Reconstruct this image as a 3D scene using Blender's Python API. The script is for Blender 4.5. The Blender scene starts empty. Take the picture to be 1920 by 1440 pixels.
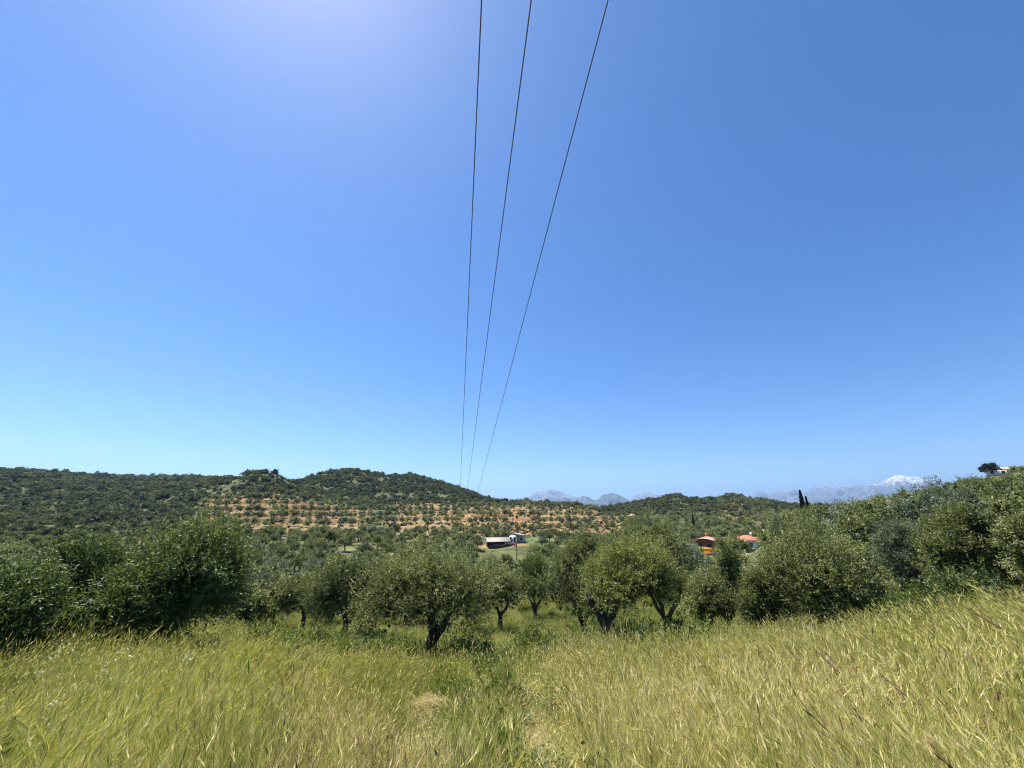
import bpy, math, random
import numpy as np
from mathutils import Vector, Matrix

rng = np.random.default_rng(7)
random.seed(7)
R = math.radians
sc = bpy.context.scene
COL = sc.collection

# ------------------------------------------------------------------ camera
EYE = 1.6
F, CX, CY, PITCH = 723.0, 960.0, 720.0, R(18.0)
cam_d = bpy.data.cameras.new('camera')
cam = bpy.data.objects.new('camera', cam_d)
COL.objects.link(cam)
cam.location = (0, 0, EYE)
cam.rotation_euler = (R(90) + PITCH, 0, 0)
cam_d.sensor_width = 36.0
cam_d.lens = 36.0 * F / 1920.0
cam_d.clip_start = 0.05
cam_d.clip_end = 80000
sc.camera = cam

# ------------------------------------------------------------------ sky, sun, exposure
SUN_EL, SUN_AZ = R(66), R(-50)
w = bpy.data.worlds.new('World'); sc.world = w; w.use_nodes = True
nt = w.node_tree
bg = nt.nodes['Background']
sky = nt.nodes.new('ShaderNodeTexSky')
sky.sky_type = 'NISHITA'
sky.sun_disc = False
sky.sun_elevation = SUN_EL
sky.sun_rotation = SUN_AZ
sky.altitude = 1500
sky.air_density = 1.0
sky.dust_density = 1.0
sky.ozone_density = 2.5
hs_ = nt.nodes.new('ShaderNodeHueSaturation')      # the phone's vivid blue
hs_.inputs['Saturation'].default_value = 1.29
hs_.inputs['Hue'].default_value = 0.506
nt.links.new(sky.outputs[0], hs_.inputs['Color'])
nt.links.new(hs_.outputs[0], bg.inputs[0])
bg.inputs[1].default_value = 0.073

sun_d = bpy.data.lights.new('sun', 'SUN')
sun = bpy.data.objects.new('sun', sun_d); COL.objects.link(sun)
sun_d.energy = 5.0
sun_d.angle = R(0.53)
sun_d.color = (1.0, 0.955, 0.87)
SUNV = Vector((math.sin(SUN_AZ) * math.cos(SUN_EL), math.cos(SUN_AZ) * math.cos(SUN_EL), math.sin(SUN_EL)))
sun.rotation_euler = SUNV.to_track_quat('Z', 'Y').to_euler()
sun.location = (0, 0, 60)

sc.view_settings.view_transform = 'Standard'
sc.view_settings.look = 'None'
sc.view_settings.gamma = 1.0
sc.view_settings.use_curve_mapping = False
sc.view_settings.exposure = 1.25

sc.render.engine = 'CYCLES'
cy = sc.cycles
cy.use_denoising = True
cy.denoiser = 'OPENIMAGEDENOISE'
cy.denoising_input_passes = 'RGB_ALBEDO_NORMAL'
cy.denoising_prefilter = 'NONE'
cy.denoising_quality = 'HIGH'
cy.max_bounces = 5
cy.diffuse_bounces = 2
cy.glossy_bounces = 2
cy.transmission_bounces = 4
cy.volume_bounces = 0
cy.use_adaptive_sampling = False
cy.sample_clamp_indirect = 6
cy.filter_width = 1.15

# ------------------------------------------------------------------ geometry of the view
def ray(px, py):
    x = np.asarray(px, float) - CX
    u = -(np.asarray(py, float) - CY)
    up = u * math.cos(PITCH) + F * math.sin(PITCH)
    fw = F * math.cos(PITCH) - u * math.sin(PITCH)
    return np.arctan2(x, fw), up / np.hypot(x, fw)

def project(X, Y, Z):
    X, Y, Z = [np.asarray(a, float) for a in (X, Y, Z)]
    z = Z - EYE
    d = Y * math.cos(PITCH) + z * math.sin(PITCH)
    u = -Y * math.sin(PITCH) + z * math.cos(PITCH)
    d = np.where(d < 1e-3, 1e-3, d)
    return CX + F * X / d, CY - F * u / d

def pxh(az):                       # picture column of an azimuth at eye level
    az = np.clip(az, -1.3, 1.3)
    return CX + F * np.tan(az) / math.cos(PITCH)

def sstep(a, b, x):
    t = np.clip((np.asarray(x, float) - a) / (b - a), 0, 1)
    return t * t * (3 - 2 * t)

def band(x, a, b, s):
    return sstep(a - s, a + s, x) * (1 - sstep(b - s, b + s, x))

def _h(ix, iy, s):
    ix = ix.astype(np.int64); iy = iy.astype(np.int64)
    n = (ix * 374761393 + iy * 668265263 + s * 974634777) & 0x7fffffff
    n = ((n ^ (n >> 13)) * 1274126177) & 0x7fffffff
    return ((n ^ (n >> 16)) & 0xffff) / 65535.0

def vnoise(x, y, s=0):
    x = np.asarray(x, float); y = np.asarray(y, float)
    ix = np.floor(x); iy = np.floor(y)
    fx = x - ix; fy = y - iy
    fx = fx * fx * (3 - 2 * fx); fy = fy * fy * (3 - 2 * fy)
    a = _h(ix, iy, s); b = _h(ix + 1, iy, s); c = _h(ix, iy + 1, s); d = _h(ix + 1, iy + 1, s)
    return (a + (b - a) * fx + (c - a) * fy + (a - b - c + d) * fx * fy) * 2 - 1

def fbm(x, y, s=0, o=4, g=0.5):
    t = 0; a = 1.0; f = 1.0
    for k in range(o):
        t = t + a * vnoise(x * f, y * f, s + k * 17); a *= g; f *= 2.03
    return t

# ------------------------------------------------------------------ terrain heights
# every line: (picture column, ('z', height)) or (picture column, row), at that ground distance r
LAYERS = [
 (0.0,   [(960, ('z', 0.0))]),
 (3.0,   [(0, ('z', -.40)), (820, ('z', -.5)), (1300, ('z', -.40)), (1850, ('z', -.10))]),
 (7.0,   [(-300, ('z', -.95)), (290, ('z', -1.05)), (820, ('z', -1.6)), (1135, ('z', -1.5)), (1500, ('z', -1.1)), (1850, ('z', -.40))]),
 (18.0,  [(-300, ('z', -2.4)), (290, ('z', -2.75)), (820, ('z', -4.35)), (1135, ('z', -4.05)), (1500, ('z', -2.9)), (1850, ('z', -1.4))]),
 (30.0,  [(0, ('z', -4.2)), (290, ('z', -4.9)), (570, ('z', -6.0)), (940, ('z', -6.5)), (1270, ('z', -5.7)), (1500, ('z', -4.5)), (1850, ('z', -2.5))]),
 (55.0,  [(0, 1120), (300, 1125), (600, 1118), (900, 1118), (1000, 1112), (1150, 1100), (1300, 1085), (1500, 1048), (1700, 1022), (1800, 1008), (1920, 992)]),
 (90.0,  [(0, 1065), (300, 1068), (600, 1070), (800, 1068), (920, 1062), (1000, 1052), (1100, 1050), (1200, 1055), (1320, 1062), (1400, 1050), (1460, 1020), (1500, 1002), (1600, 988), (1700, 976), (1800, 964), (1920, 952)]),
 (140.0, [(0, 1030), (200, 1022), (400, 1015), (600, 1012), (800, 1018), (885, 1022), (930, 1023), (1000, 1016), (1070, 1015), (1150, 1025), (1250, 1035), (1320, 1045), (1410, 1042), (1460, 1010), (1500, 990), (1600, 978), (1700, 965), (1800, 949), (1920, 930)]),
 (200.0, [(0, 1000), (150, 985), (300, 985), (400, 989), (500, 990), (600, 990), (700, 990), (800, 994), (930, 996), (1000, 994), (1070, 996), (1150, 1005), (1250, 1012), (1400, 1010), (1470, 985), (1510, 974), (1600, 969), (1700, 955), (1800, 935), (1920, 911)]),
 (270.0, [(0, 975), (150, 965), (300, 955), (400, 939), (480, 934), (560, 936), (620, 945), (700, 956), (780, 966), (860, 963), (940, 957), (1000, 953), (1070, 958), (1150, 980), (1200, 988), (1300, 985), (1400, 985), (1500, 966), (1600, 961), (1700, 943), (1790, 914), (1850, 892), (1920, 888)]),
 (340.0, [(0, 940), (150, 935), (300, 925), (400, 908), (440, 898), (470, 889), (490, 887), (515, 890), (535, 902), (560, 914), (620, 930), (700, 939), (780, 947), (860, 947), (900, 947), (940, 945), (1000, 942), (1050, 943), (1090, 948), (1150, 968), (1200, 966), (1250, 962), (1300, 960), (1400, 962), (1500, 959), (1600, 955), (1700, 948), (1800, 930), (1920, 905)]),
 (480.0, [(0, 893), (60, 893), (150, 901), (300, 903), (420, 903), (490, 912), (545, 913), (580, 899), (610, 888), (640, 884), (670, 882), (720, 891), (780, 896), (830, 908), (870, 919), (910, 935), (940, 945), (1000, 957), (1090, 962), (1150, 951), (1200, 939), (1260, 931), (1300, 938), (1340, 936), (1370, 930), (1400, 939), (1450, 943), (1500, 947), (1560, 952), (1700, 957), (1920, 950)]),
 (620.0, [(0, 883), (100, 889), (200, 894), (300, 899), (440, 900), (490, 908), (545, 915), (650, 918), (780, 930), (900, 952), (1000, 968), (1200, 960), (1920, 962)]),
 (900.0, [(0, 905), (500, 925), (900, 985), (1920, 985)]),
 (2200.0, [(0, ('z', -60)), (1920, ('z', -60))]),
 (6000.0, [(0, ('z', -90)), (1920, ('z', -90))]),
 (19000.0, [(0, ('z', -90)), (1920, ('z', -90))]),
]
LR = np.array([l[0] for l in LAYERS])
LTAB = []
for r_, pts in LAYERS:
    A, Z = [], []
    for px_, v in pts:
        if isinstance(v, tuple):
            az, _ = ray(px_, 955 if r_ > 60 else 1120); Z.append(v[1])
        else:
            az, tn = ray(px_, v); Z.append(EYE + r_ * float(tn))
        A.append(float(az))
    mid = 0.5 * (Z[0] + Z[-1])
    LTAB.append((np.array([-math.pi] + A + [math.pi]), np.array([mid] + Z + [mid])))

# a dip in front of the farm yard, between the 90 m and the 140 m lines
_i = list(LR).index(140.0)
_az = np.sort(np.concatenate([np.linspace(-math.pi, math.pi, 60), np.linspace(-1, 1, 300)]))
_z = np.interp(_az, *LTAB[_i - 1]) * (16 / 50) + np.interp(_az, *LTAB[_i]) * (34 / 50)
_w = band(pxh(_az), 885, 1080, 14) * (np.abs(_az) < 1.2)
_z = _z * (1 - _w) + _w * (EYE + 124.0 * ray(960, 1047)[1])
LTAB.insert(_i, (_az, _z)); LR = np.insert(LR, _i, 124.0)

def base_z(az, r):
    n = az.shape[0]; K = len(LR)
    Z = np.empty((n, K))
    for k, (A, Zk) in enumerate(LTAB):
        Z[:, k] = np.interp(az, A, Zk)
    d = np.diff(Z, axis=1) / np.diff(LR)[None, :]
    m = np.zeros_like(Z)
    m[:, 0] = d[:, 0]; m[:, -1] = d[:, -1]
    a, b = d[:, :-1], d[:, 1:]
    hm = np.where(a * b > 0, 2 * a * b / np.where(np.abs(a + b) < 1e-9, 1, a + b), 0)
    m[:, 1:-1] = hm
    i = np.clip(np.searchsorted(LR, r, side='right') - 1, 0, K - 2)
    j = np.arange(n)
    h = LR[i + 1] - LR[i]
    t = (r - LR[i]) / h
    t2, t3 = t * t, t * t * t
    return ((2 * t3 - 3 * t2 + 1) * Z[j, i] + (t3 - 2 * t2 + t) * h * m[j, i]
            + (-2 * t3 + 3 * t2) * Z[j, i + 1] + (t3 - t2) * h * m[j, i + 1])

def terrace_mask(p, r, X, Y):
    e = 30 * vnoise(X / 25, Y / 25, 5)
    a = band(p + e, 375, 735, 18) * band(r, 155, 272, 6)
    b = band(p + e, 735, 1150, 18) * band(r, 158, 335, 7)
    c = band(p + e, 40, 375, 25) * band(r, 100, 150, 6) * 0.8
    return np.clip(a + b + c, 0, 1)

def ground_z(X, Y):
    X = np.atleast_1d(np.asarray(X, float)); Y = np.atleast_1d(np.asarray(Y, float))
    az = np.arctan2(X, Y); r = np.hypot(X, Y)
    z = base_z(az, r)
    p = pxh(az)
    amp = np.interp(r, [0, 10, 60, 150, 300, 480, 900, 3000], [0.04, .12, .4, .7, 1.6, 2.6, 5, 12])
    z = z + amp * 0.55 * fbm(X / (4 + r * .09), Y / (4 + r * .09), 3, 4)
    # gullies on the scrub hills
    g = band(r, 300, 640, 25)
    z = z - g * 4.5 * np.clip(.5 - np.abs(fbm(X / 60, Y / 60, 21, 3)), 0, 1)
    # terraces: steps with a steep bank
    tm = terrace_mask(p, r, X, Y)
    s = 3.0
    q = (z + 0.5 * fbm(X / 22, Y / 22, 31, 2)) / s
    fq = q - np.floor(q)
    st = s * (np.floor(q) + 0.30 * fq + 0.70 * sstep(.78, .95, fq)) - (0.5 * fbm(X / 22, Y / 22, 31, 2))
    z = z + (st - z) * tm
    # level yard of the farm
    y = band(p, 893, 1062, 10) * band(r, 132, 150, 3)
    return z

def gz(x, y):
    return float(ground_z([x], [y])[0])

# ------------------------------------------------------------------ mesh helpers
def mk_mesh(name, V, faces, mats, midx=None, attrs=None, smooth=False):
    """faces: list of int arrays (m,k); midx: list of material indices or arrays, one per array."""
    V = np.asarray(V, np.float32)
    me = bpy.data.meshes.new(name)
    faces = [np.asarray(f, np.int32) for f in faces if len(f)]
    me.vertices.add(len(V)); me.vertices.foreach_set('co', V.ravel())
    nl = sum(f.size for f in faces); npoly = sum(len(f) for f in faces)
    me.loops.add(nl); me.polygons.add(npoly)
    me.loops.foreach_set('vertex_index', np.concatenate([f.ravel() for f in faces]))
    tot = np.concatenate([np.full(len(f), f.shape[1], np.int32) for f in faces])
    start = np.concatenate([[0], np.cumsum(tot)[:-1]]).astype(np.int32)
    me.polygons.foreach_set('loop_start', start)
    try:
        me.polygons.foreach_set('loop_total', tot)
    except Exception:
        pass
    for m in mats:
        me.materials.append(m)
    if midx is not None:
        mi = np.concatenate([np.full(len(f), m, np.int32) if np.isscalar(m) else np.asarray(m, np.int32)
                             for f, m in zip(faces, midx)])
        me.polygons.foreach_set('material_index', mi)
    if smooth:
        me.polygons.foreach_set('use_smooth', np.ones(npoly, bool))
    if attrs:
        for k, v in attrs.items():
            a = me.attributes.new(k, 'FLOAT', 'POINT')
            a.data.foreach_set('value', np.asarray(v, np.float32))
    me.update(calc_edges=True)
    return me

def link(name, me, parent=None, loc=None):
    o = bpy.data.objects.new(name, me)
    COL.objects.link(o)
    if parent is not None:
        o.parent = parent
    if loc is not None:
        o.location = loc
    return o

def tag(o, label=None, cat=None, group=None, kind=None):
    if label: o['label'] = label
    if cat: o['category'] = cat
    if group: o['group'] = group
    if kind: o['kind'] = kind
    return o

def empty(name, loc, rz=0):
    o = bpy.data.objects.new(name, None)
    COL.objects.link(o)
    o.empty_display_size = 0.2
    o.location = loc; o.rotation_euler = (0, 0, rz)
    return o

class MB:
    """collects parts of one mesh"""
    def __init__(s): s.V = []; s.F = {}; s.n = 0; s.M = {}; s.T = []
    def add(s, V, Fs, mat=0, tint=0.5):
        V = np.asarray(V, float)
        for f in Fs if isinstance(Fs, list) else [Fs]:
            f = np.asarray(f, int)
            s.F.setdefault((f.shape[1], mat), []).append(f + s.n)
        s.V.append(V); s.n += len(V)
        s.T.append(np.full(len(V), tint) if np.isscalar(tint) else np.asarray(tint, float))
    def box(s, c, d, mat=0, rz=0.0):
        x, y, z = [k / 2 for k in d]
        v = np.array([[-x, -y, -z], [x, -y, -z], [x, y, -z], [-x, y, -z], [-x, -y, z], [x, -y, z], [x, y, z], [-x, y, z]])
        if rz:
            cr, sr = math.cos(rz), math.sin(rz)
            v = np.stack([v[:, 0] * cr - v[:, 1] * sr, v[:, 0] * sr + v[:, 1] * cr, v[:, 2]], 1)
        f = [[0, 3, 2, 1], [4, 5, 6, 7], [0, 1, 5, 4], [1, 2, 6, 5], [2, 3, 7, 6], [3, 0, 4, 7]]
        s.add(v + np.array(c), np.array(f), mat)
    def prism(s, poly, y0, y1, mat=0):
        """profile in xz pushed along y"""
        n = len(poly)
        v = [(a, y0, b) for a, b in poly] + [(a, y1, b) for a, b in poly]
        q = [[i, (i + 1) % n, n + (i + 1) % n, n + i] for i in range(n)]
        s.add(v, np.array(q), mat)
        s.add(v, np.array([list(range(n))[::-1]]), mat)
        s.add(v, np.array([list(range(n, 2 * n))]), mat)
    def tube(s, P, rad, n=8, mat=0, rough=0.0, cap=True, seed=0):
        P = np.asarray(P, float); m = len(P)
        T = np.gradient(P, axis=0); T /= np.linalg.norm(T, axis=1)[:, None] + 1e-9
        ref = np.where(np.abs(T[:, 2:3]) > .9, np.array([[1., 0, 0]]), np.array([[0, 0, 1.]]))
        ref = np.tile(ref[0], (m, 1)) if abs(T[0, 2]) <= .9 or True else ref
        A = np.cross(ref, T); bad = np.linalg.norm(A, axis=1) < .05
        A[bad] = np.cross(np.array([0, 1., 0]), T[bad]); A /= np.linalg.norm(A, axis=1)[:, None] + 1e-9
        B = np.cross(T, A)
        th = np.linspace(0, 2 * math.pi, n, endpoint=False)
        rad = np.broadcast_to(np.asarray(rad, float), (m,))
        rr = rad[:, None] * np.ones((1, n))
        if rough:
            lr = np.random.default_rng(seed)
            lobe = 1 + rough * np.cos(th[None, :] * 3 + np.linspace(0, 2.0, m)[:, None] + lr.uniform(0, 6))
            rr = rr * lobe * (1 + rough * .7 * lr.normal(size=(m, n)) * .5)
        V = P[:, None, :] + rr[..., None] * (np.cos(th)[None, :, None] * A[:, None, :] + np.sin(th)[None, :, None] * B[:, None, :])
        i = np.arange(m - 1)[:, None] * n; j = np.arange(n)[None, :]; k = (j + 1) % n
        Q = np.stack(np.broadcast_arrays(i + j, i + k, i + n + k, i + n + j), -1).reshape(-1, 4)
        s.add(V.reshape(-1, 3), Q, mat)
        if cap:
            s.F.setdefault((n, mat), []).append(np.array([list(range(n))[::-1]]) + s.n - m * n)
            s.F.setdefault((n, mat), []).append(np.array([list(range(n))]) + s.n - n)
    def mesh(s, name, mats, smooth=False, tint=False):
        ks = list(s.F.keys())
        return mk_mesh(name, np.concatenate(s.V), [np.concatenate(s.F[k]) for k in ks], mats, [k[1] for k in ks],
                       {'tint': np.concatenate(s.T)} if tint else None, smooth)
    def build(s, name, mats, parent=None, loc=None, smooth=False):
        if not isinstance(mats, (list, tuple)): mats = [mats]
        return link(name, s.mesh(name, mats, smooth), parent, loc)

# ------------------------------------------------------------------ materials
def mat_new(name):
    m = bpy.data.materials.new(name); m.use_nodes = True
    n = m.node_tree; b = n.nodes['Principled BSDF']
    return m, n, b

def ramp(n, fac, stops, interp='LINEAR'):
    r = n.nodes.new('ShaderNodeValToRGB')
    r.color_ramp.interpolation = interp
    e = r.color_ramp.elements
    while len(e) > 1: e.remove(e[-1])
    e[0].position = stops[0][0]; e[0].color = (*stops[0][1], 1)
    for p, c in stops[1:]:
        k = e.new(p); k.color = (*c, 1)
    n.links.new(fac, r.inputs[0])
    return r.outputs[0]

def attr(n, name):
    a = n.nodes.new('ShaderNodeAttribute'); a.attribute_name = name
    return a.outputs['Fac']

def noise(n, scale, detail=4, rough=.55, coord='Object', vec=None):
    t = n.nodes.new('ShaderNodeTexNoise')
    t.inputs['Scale'].default_value = scale; t.inputs['Detail'].default_value = detail
    t.inputs['Roughness'].default_value = rough
    if vec is None:
        c = n.nodes.new('ShaderNodeTexCoord'); vec = c.outputs[coord]
    n.links.new(vec, t.inputs['Vector'])
    return t.outputs['Fac']

def mixc(n, fac, a, b, mode='MIX'):
    m = n.nodes.new('ShaderNodeMix'); m.data_type = 'RGBA'; m.blend_type = mode
    for s, v in ((m.inputs[0], fac), (m.inputs[6], a), (m.inputs[7], b)):
        if hasattr(v, 'links') or isinstance(v, bpy.types.NodeSocket): n.links.new(v, s)
        elif isinstance(v, (int, float)): s.default_value = v
        else: s.default_value = (*v, 1)
    return m.outputs[2]

def math_(n, op, a, b=0.0, clamp=False):
    m = n.nodes.new('ShaderNodeMath'); m.operation = op; m.use_clamp = clamp
    for s, v in ((m.inputs[0], a), (m.inputs[1], b)):
        if isinstance(v, bpy.types.NodeSocket): n.links.new(v, s)
        else: s.default_value = v
    return m.outputs[0]

def leaf_mat(name, stops, trans=0.30, rough=0.52, spec=0.22, rnd=0.12):
    m, n, b = mat_new(name)
    t = attr(n, 'tint')
    oi = n.nodes.new('ShaderNodeObjectInfo')
    v = math_(n, 'ADD', t, math_(n, 'MULTIPLY', math_(n, 'SUBTRACT', oi.outputs['Random'], .5), rnd * 2), True)
    c = ramp(n, v, stops)
    n.links.new(c, b.inputs['Base Color'])
    b.inputs['Roughness'].default_value = rough
    b.inputs['Specular IOR Level'].default_value = spec
    tr = n.nodes.new('ShaderNodeBsdfTranslucent')
    n.links.new(mixc(n, 1.0, c, (1.0, 1.0, .55), 'MULTIPLY'), tr.inputs['Color'])
    mx = n.nodes.new('ShaderNodeMixShader'); mx.inputs[0].default_value = trans
    n.links.new(b.outputs[0], mx.inputs[1]); n.links.new(tr.outputs[0], mx.inputs[2])
    n.links.new(mx.outputs[0], n.nodes['Material Output'].inputs[0])
    return m

M = {}
OLV = [(0, (.034, .048, .016)), (.35, (.092, .116, .038)), (.7, (.20, .225, .082)), (1, (.39, .40, .20))]
M['olive'] = leaf_mat('olive_leaves', OLV)
M['olive_gold'] = leaf_mat('olive_leaves_in_flower', [(0, (.055, .075, .02)), (.3, (.17, .19, .055)), (.65, (.33, .34, .115)), (1, (.50, .48, .21))])
M['olive_silver'] = leaf_mat('olive_leaves_silver', [(0, (.04, .06, .032)), (.35, (.09, .12, .07)), (.7, (.17, .20, .13)), (1, (.32, .35, .26))])
M['leaf_green'] = leaf_mat('green_leaves', [(0, (.024, .05, .014)), (.4, (.072, .105, .030)), (.75, (.14, .178, .055)), (1, (.24, .27, .11))], .30, .52, .25)
M['leaf_bright'] = leaf_mat('bright_leaves', [(0, (.045, .075, .018)), (.5, (.11, .155, .035)), (1, (.22, .27, .085))], .38)
M['scrub'] = leaf_mat('scrub_leaves', [(0, (.038, .050, .024)), (.4, (.090, .108, .046)), (.75, (.155, .17, .070)), (1, (.23, .23, .10))], .28, .7, .2, .34)
M['cypress'] = leaf_mat('cypress_leaves', [(0, (.012, .02, .010)), (1, (.035, .05, .022))], .1, .7, .2, .05)
M['grass'] = leaf_mat('grass_blades', [(0, (.055, .105, .02)), (.22, (.17, .215, .04)), (.45, (.38, .385, .09)), (.66, (.60, .53, .20)), (.82, (.75, .66, .37)), (.93, (.36, .25, .13)), (1, (.19, .12, .07))], .48, .55, .3, .06)

M['oat'] = leaf_mat('oat_husk', [(0, (.62, .56, .40)), (1, (.85, .80, .66))], .45, .6, .3, .05)
m, n, b = mat_new('olive_bark')
c = ramp(n, noise(n, 9, 6, .65), [(.25, (.022, .018, .015)), (.55, (.075, .062, .052)), (.8, (.19, .165, .14))])
n.links.new(c, b.inputs['Base Color']); b.inputs['Roughness'].default_value = .92
bp = n.nodes.new('ShaderNodeBump'); bp.inputs['Strength'].default_value = .9; bp.inputs['Distance'].default_value = .04
n.links.new(noise(n, 22, 5, .7), bp.inputs['Height']); n.links.new(bp.outputs[0], b.inputs['Normal'])
M['bark'] = m

def plain(name, col, rough=.8, var=.25, scale=3.0, metal=0.0):
    m, n, b = mat_new(name)
    lo = tuple(k * (1 - var) for k in col); hi = tuple(min(1, k * (1 + var)) for k in col)
    c = ramp(n, noise(n, scale, 5, .65), [(.3, lo), (.7, hi)])
    n.links.new(c, b.inputs['Base Color']); b.inputs['Roughness'].default_value = rough
    b.inputs['Metallic'].default_value = metal
    return m
M['white_wall'] = plain('whitewashed_wall', (.74, .72, .68), .9, .12)
M['tile'] = plain('terracotta_tile', (.36, .135, .075), .85, .35, 4)
M['tile_pink'] = plain('pale_tile', (.50, .32, .25), .85, .2, 5)
M['orange'] = plain('orange_render', (.78, .36, .05), .85, .1)
M['orange_dark'] = plain('shaded_orange_brown', (.42, .14, .03), .85, .15)  # shade under the canopy put into the wall's orange; brown posts share it
M['grey_sheet'] = plain('grey_sheet_metal', (.36, .37, .38), .55, .2, 6)
M['tan_sheet'] = plain('weathered_roof_sheet', (.27, .24, .20), .85, .25, 4)
M['dark_wood'] = plain('dark_boards', (.05, .045, .045), .9, .3)
M['pole_wood'] = plain('creosoted_pole', (.055, .045, .04), .9, .3, 8)
M['glass'] = plain('window_glass', (.02, .025, .03), .12, .1)
M['tyre'] = plain('tyre_rubber', (.02, .02, .02), .8, .1)
M['paint_grey'] = plain('pale_car_paint', (.34, .38, .44), .35, .05)
M['awning'] = plain('green_awning', (.28, .42, .36), .8, .15)
M['wire'] = plain('wire_metal', (.035, .037, .04), .6, .1)
M['ceramic'] = plain('brown_insulator', (.10, .05, .03), .3, .1)

# ------------------------------------------------------------------ ground sheet
azs = np.concatenate([np.arange(-60, 60.01, .23), np.arange(63, 298, 3.0)]) * math.pi / 180
rs = np.concatenate([[.06, .5], np.arange(1, 12, .5), np.arange(12, 34, .9), np.arange(34, 100, 1.5), np.arange(100, 150, .9),
                     np.arange(150, 342, .72), np.arange(342, 520, 2.2), np.arange(520, 700, 4.5),
                     np.geomspace(700, 19000, 34)])
na, nr = len(azs), len(rs)
AZ, RR = np.meshgrid(azs, rs)
GX, GY = (np.sin(AZ) * RR).ravel(), (np.cos(AZ) * RR).ravel()
GZ = ground_z(GX, GY)
p_ = pxh(np.where(AZ > math.pi, AZ - 2 * math.pi, AZ)).ravel(); r_ = RR.ravel()
back = (np.abs(np.where(AZ > math.pi, AZ - 2 * math.pi, AZ)).ravel() > 1.15)
nz = 22 * fbm(GX / 18, GY / 18, 51, 3)
soil = np.maximum.reduce([
    0.72 * band(p_ + nz, 372, 690, 16) * band(r_ + nz * .4, 185, 283, 9),
    0.85 * band(p_ + nz, 735, 1175, 16) * band(r_ + nz * .4, 172, 345, 8),
    0.75 * band(p_ + nz, 50, 385, 20) * band(r_ + nz * .3, 104, 152, 6),
    0.9 * band(p_ + nz * .4, 908, 990, 8) * band(r_, 136, 143.5, 1.5),
    0.75 * band(p_ + nz, 1345, 1450, 14) * band(r_ + nz, 270, 410, 20),
    0.35 * band(p_ + nz, 480, 760, 20) * band(r_ + nz, 60, 175, 14) * (fbm(GX / 9, GY / 9, 77, 2) > .45)])
soil[back] = 0
green = band(p_, 985, 1015, 4) * band(r_, 151, 160, 2)
meadow = 1 - sstep(36, 60, r_)
ii = np.arange(nr - 1)[:, None] * na; jj = np.arange(na)[None, :]; kk = (jj + 1) % na
Q = np.stack(np.broadcast_arrays(ii + jj, ii + na + jj, ii + na + kk, ii + kk), -1).reshape(-1, 4)[:, ::-1]

m, n, b = mat_new('earth_and_dry_grass')
pos = n.nodes.new('ShaderNodeNewGeometry')
P = pos.outputs['Position']
n1 = noise(n, .06, 6, .6, vec=P); n2 = noise(n, .45, 6, .65, vec=P); n3 = noise(n, 2.5, 4, .6, vec=P)
sx = n.nodes.new('ShaderNodeSeparateXYZ'); n.links.new(pos.outputs['Normal'], sx.inputs[0])
steep = math_(n, 'MULTIPLY', math_(n, 'SUBTRACT', .90, sx.outputs[2]), 6.0, True)
scrubc = ramp(n, n2, [(.3, (.042, .052, .020)), (.5, (.066, .076, .030)), (.7, (.10, .104, .042))])
soilc = ramp(n, n2, [(.28, (.10, .078, .032)), (.42, (.19, .125, .058)), (.55, (.29, .19, .095)), (.66, (.24, .185, .085)), (.78, (.13, .125, .05))])
steepc = ramp(n, n3, [(.3, (.18, .095, .045)), (.7, (.34, .19, .095))])
ochre = ramp(n, n2, [(.3, (.14, .15, .04)), (.6, (.25, .25, .075)), (.75, (.34, .30, .11))])
s_at = attr(n, 'soil')
c = mixc(n, s_at, scrubc, soilc)
yl = math_(n, 'MULTIPLY', math_(n, 'MULTIPLY', math_(n, 'SUBTRACT', n1, .50), 6.0, True), math_(n, 'ADD', .14, math_(n, 'MULTIPLY', attr(n, 'grove'), .6)))
c = mixc(n, yl, c, ochre)
c = mixc(n, math_(n, 'MULTIPLY', steep, math_(n, 'MULTIPLY', s_at, 1.2, True)), c, steepc)
c = mixc(n, attr(n, 'green'), c, (.085, .13, .035))
mead = ramp(n, n3, [(.3, (.05, .05, .02)), (.6, (.13, .11, .045)), (.8, (.22, .17, .08))])
c = mixc(n, attr(n, 'meadow'), c, mead)
n.links.new(c, b.inputs['Base Color']); b.inputs['Roughness'].default_value = .95
b.inputs['Specular IOR Level'].default_value = .15
M['ground'] = m
ground = link('ground', mk_mesh('ground', np.stack([GX, GY, GZ], 1), [Q], [m],
              attrs={'soil': soil, 'green': green, 'meadow': meadow, 'grove': 1 - sstep(150, 175, r_)}, smooth=True))
tag(ground, kind='structure')

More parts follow.
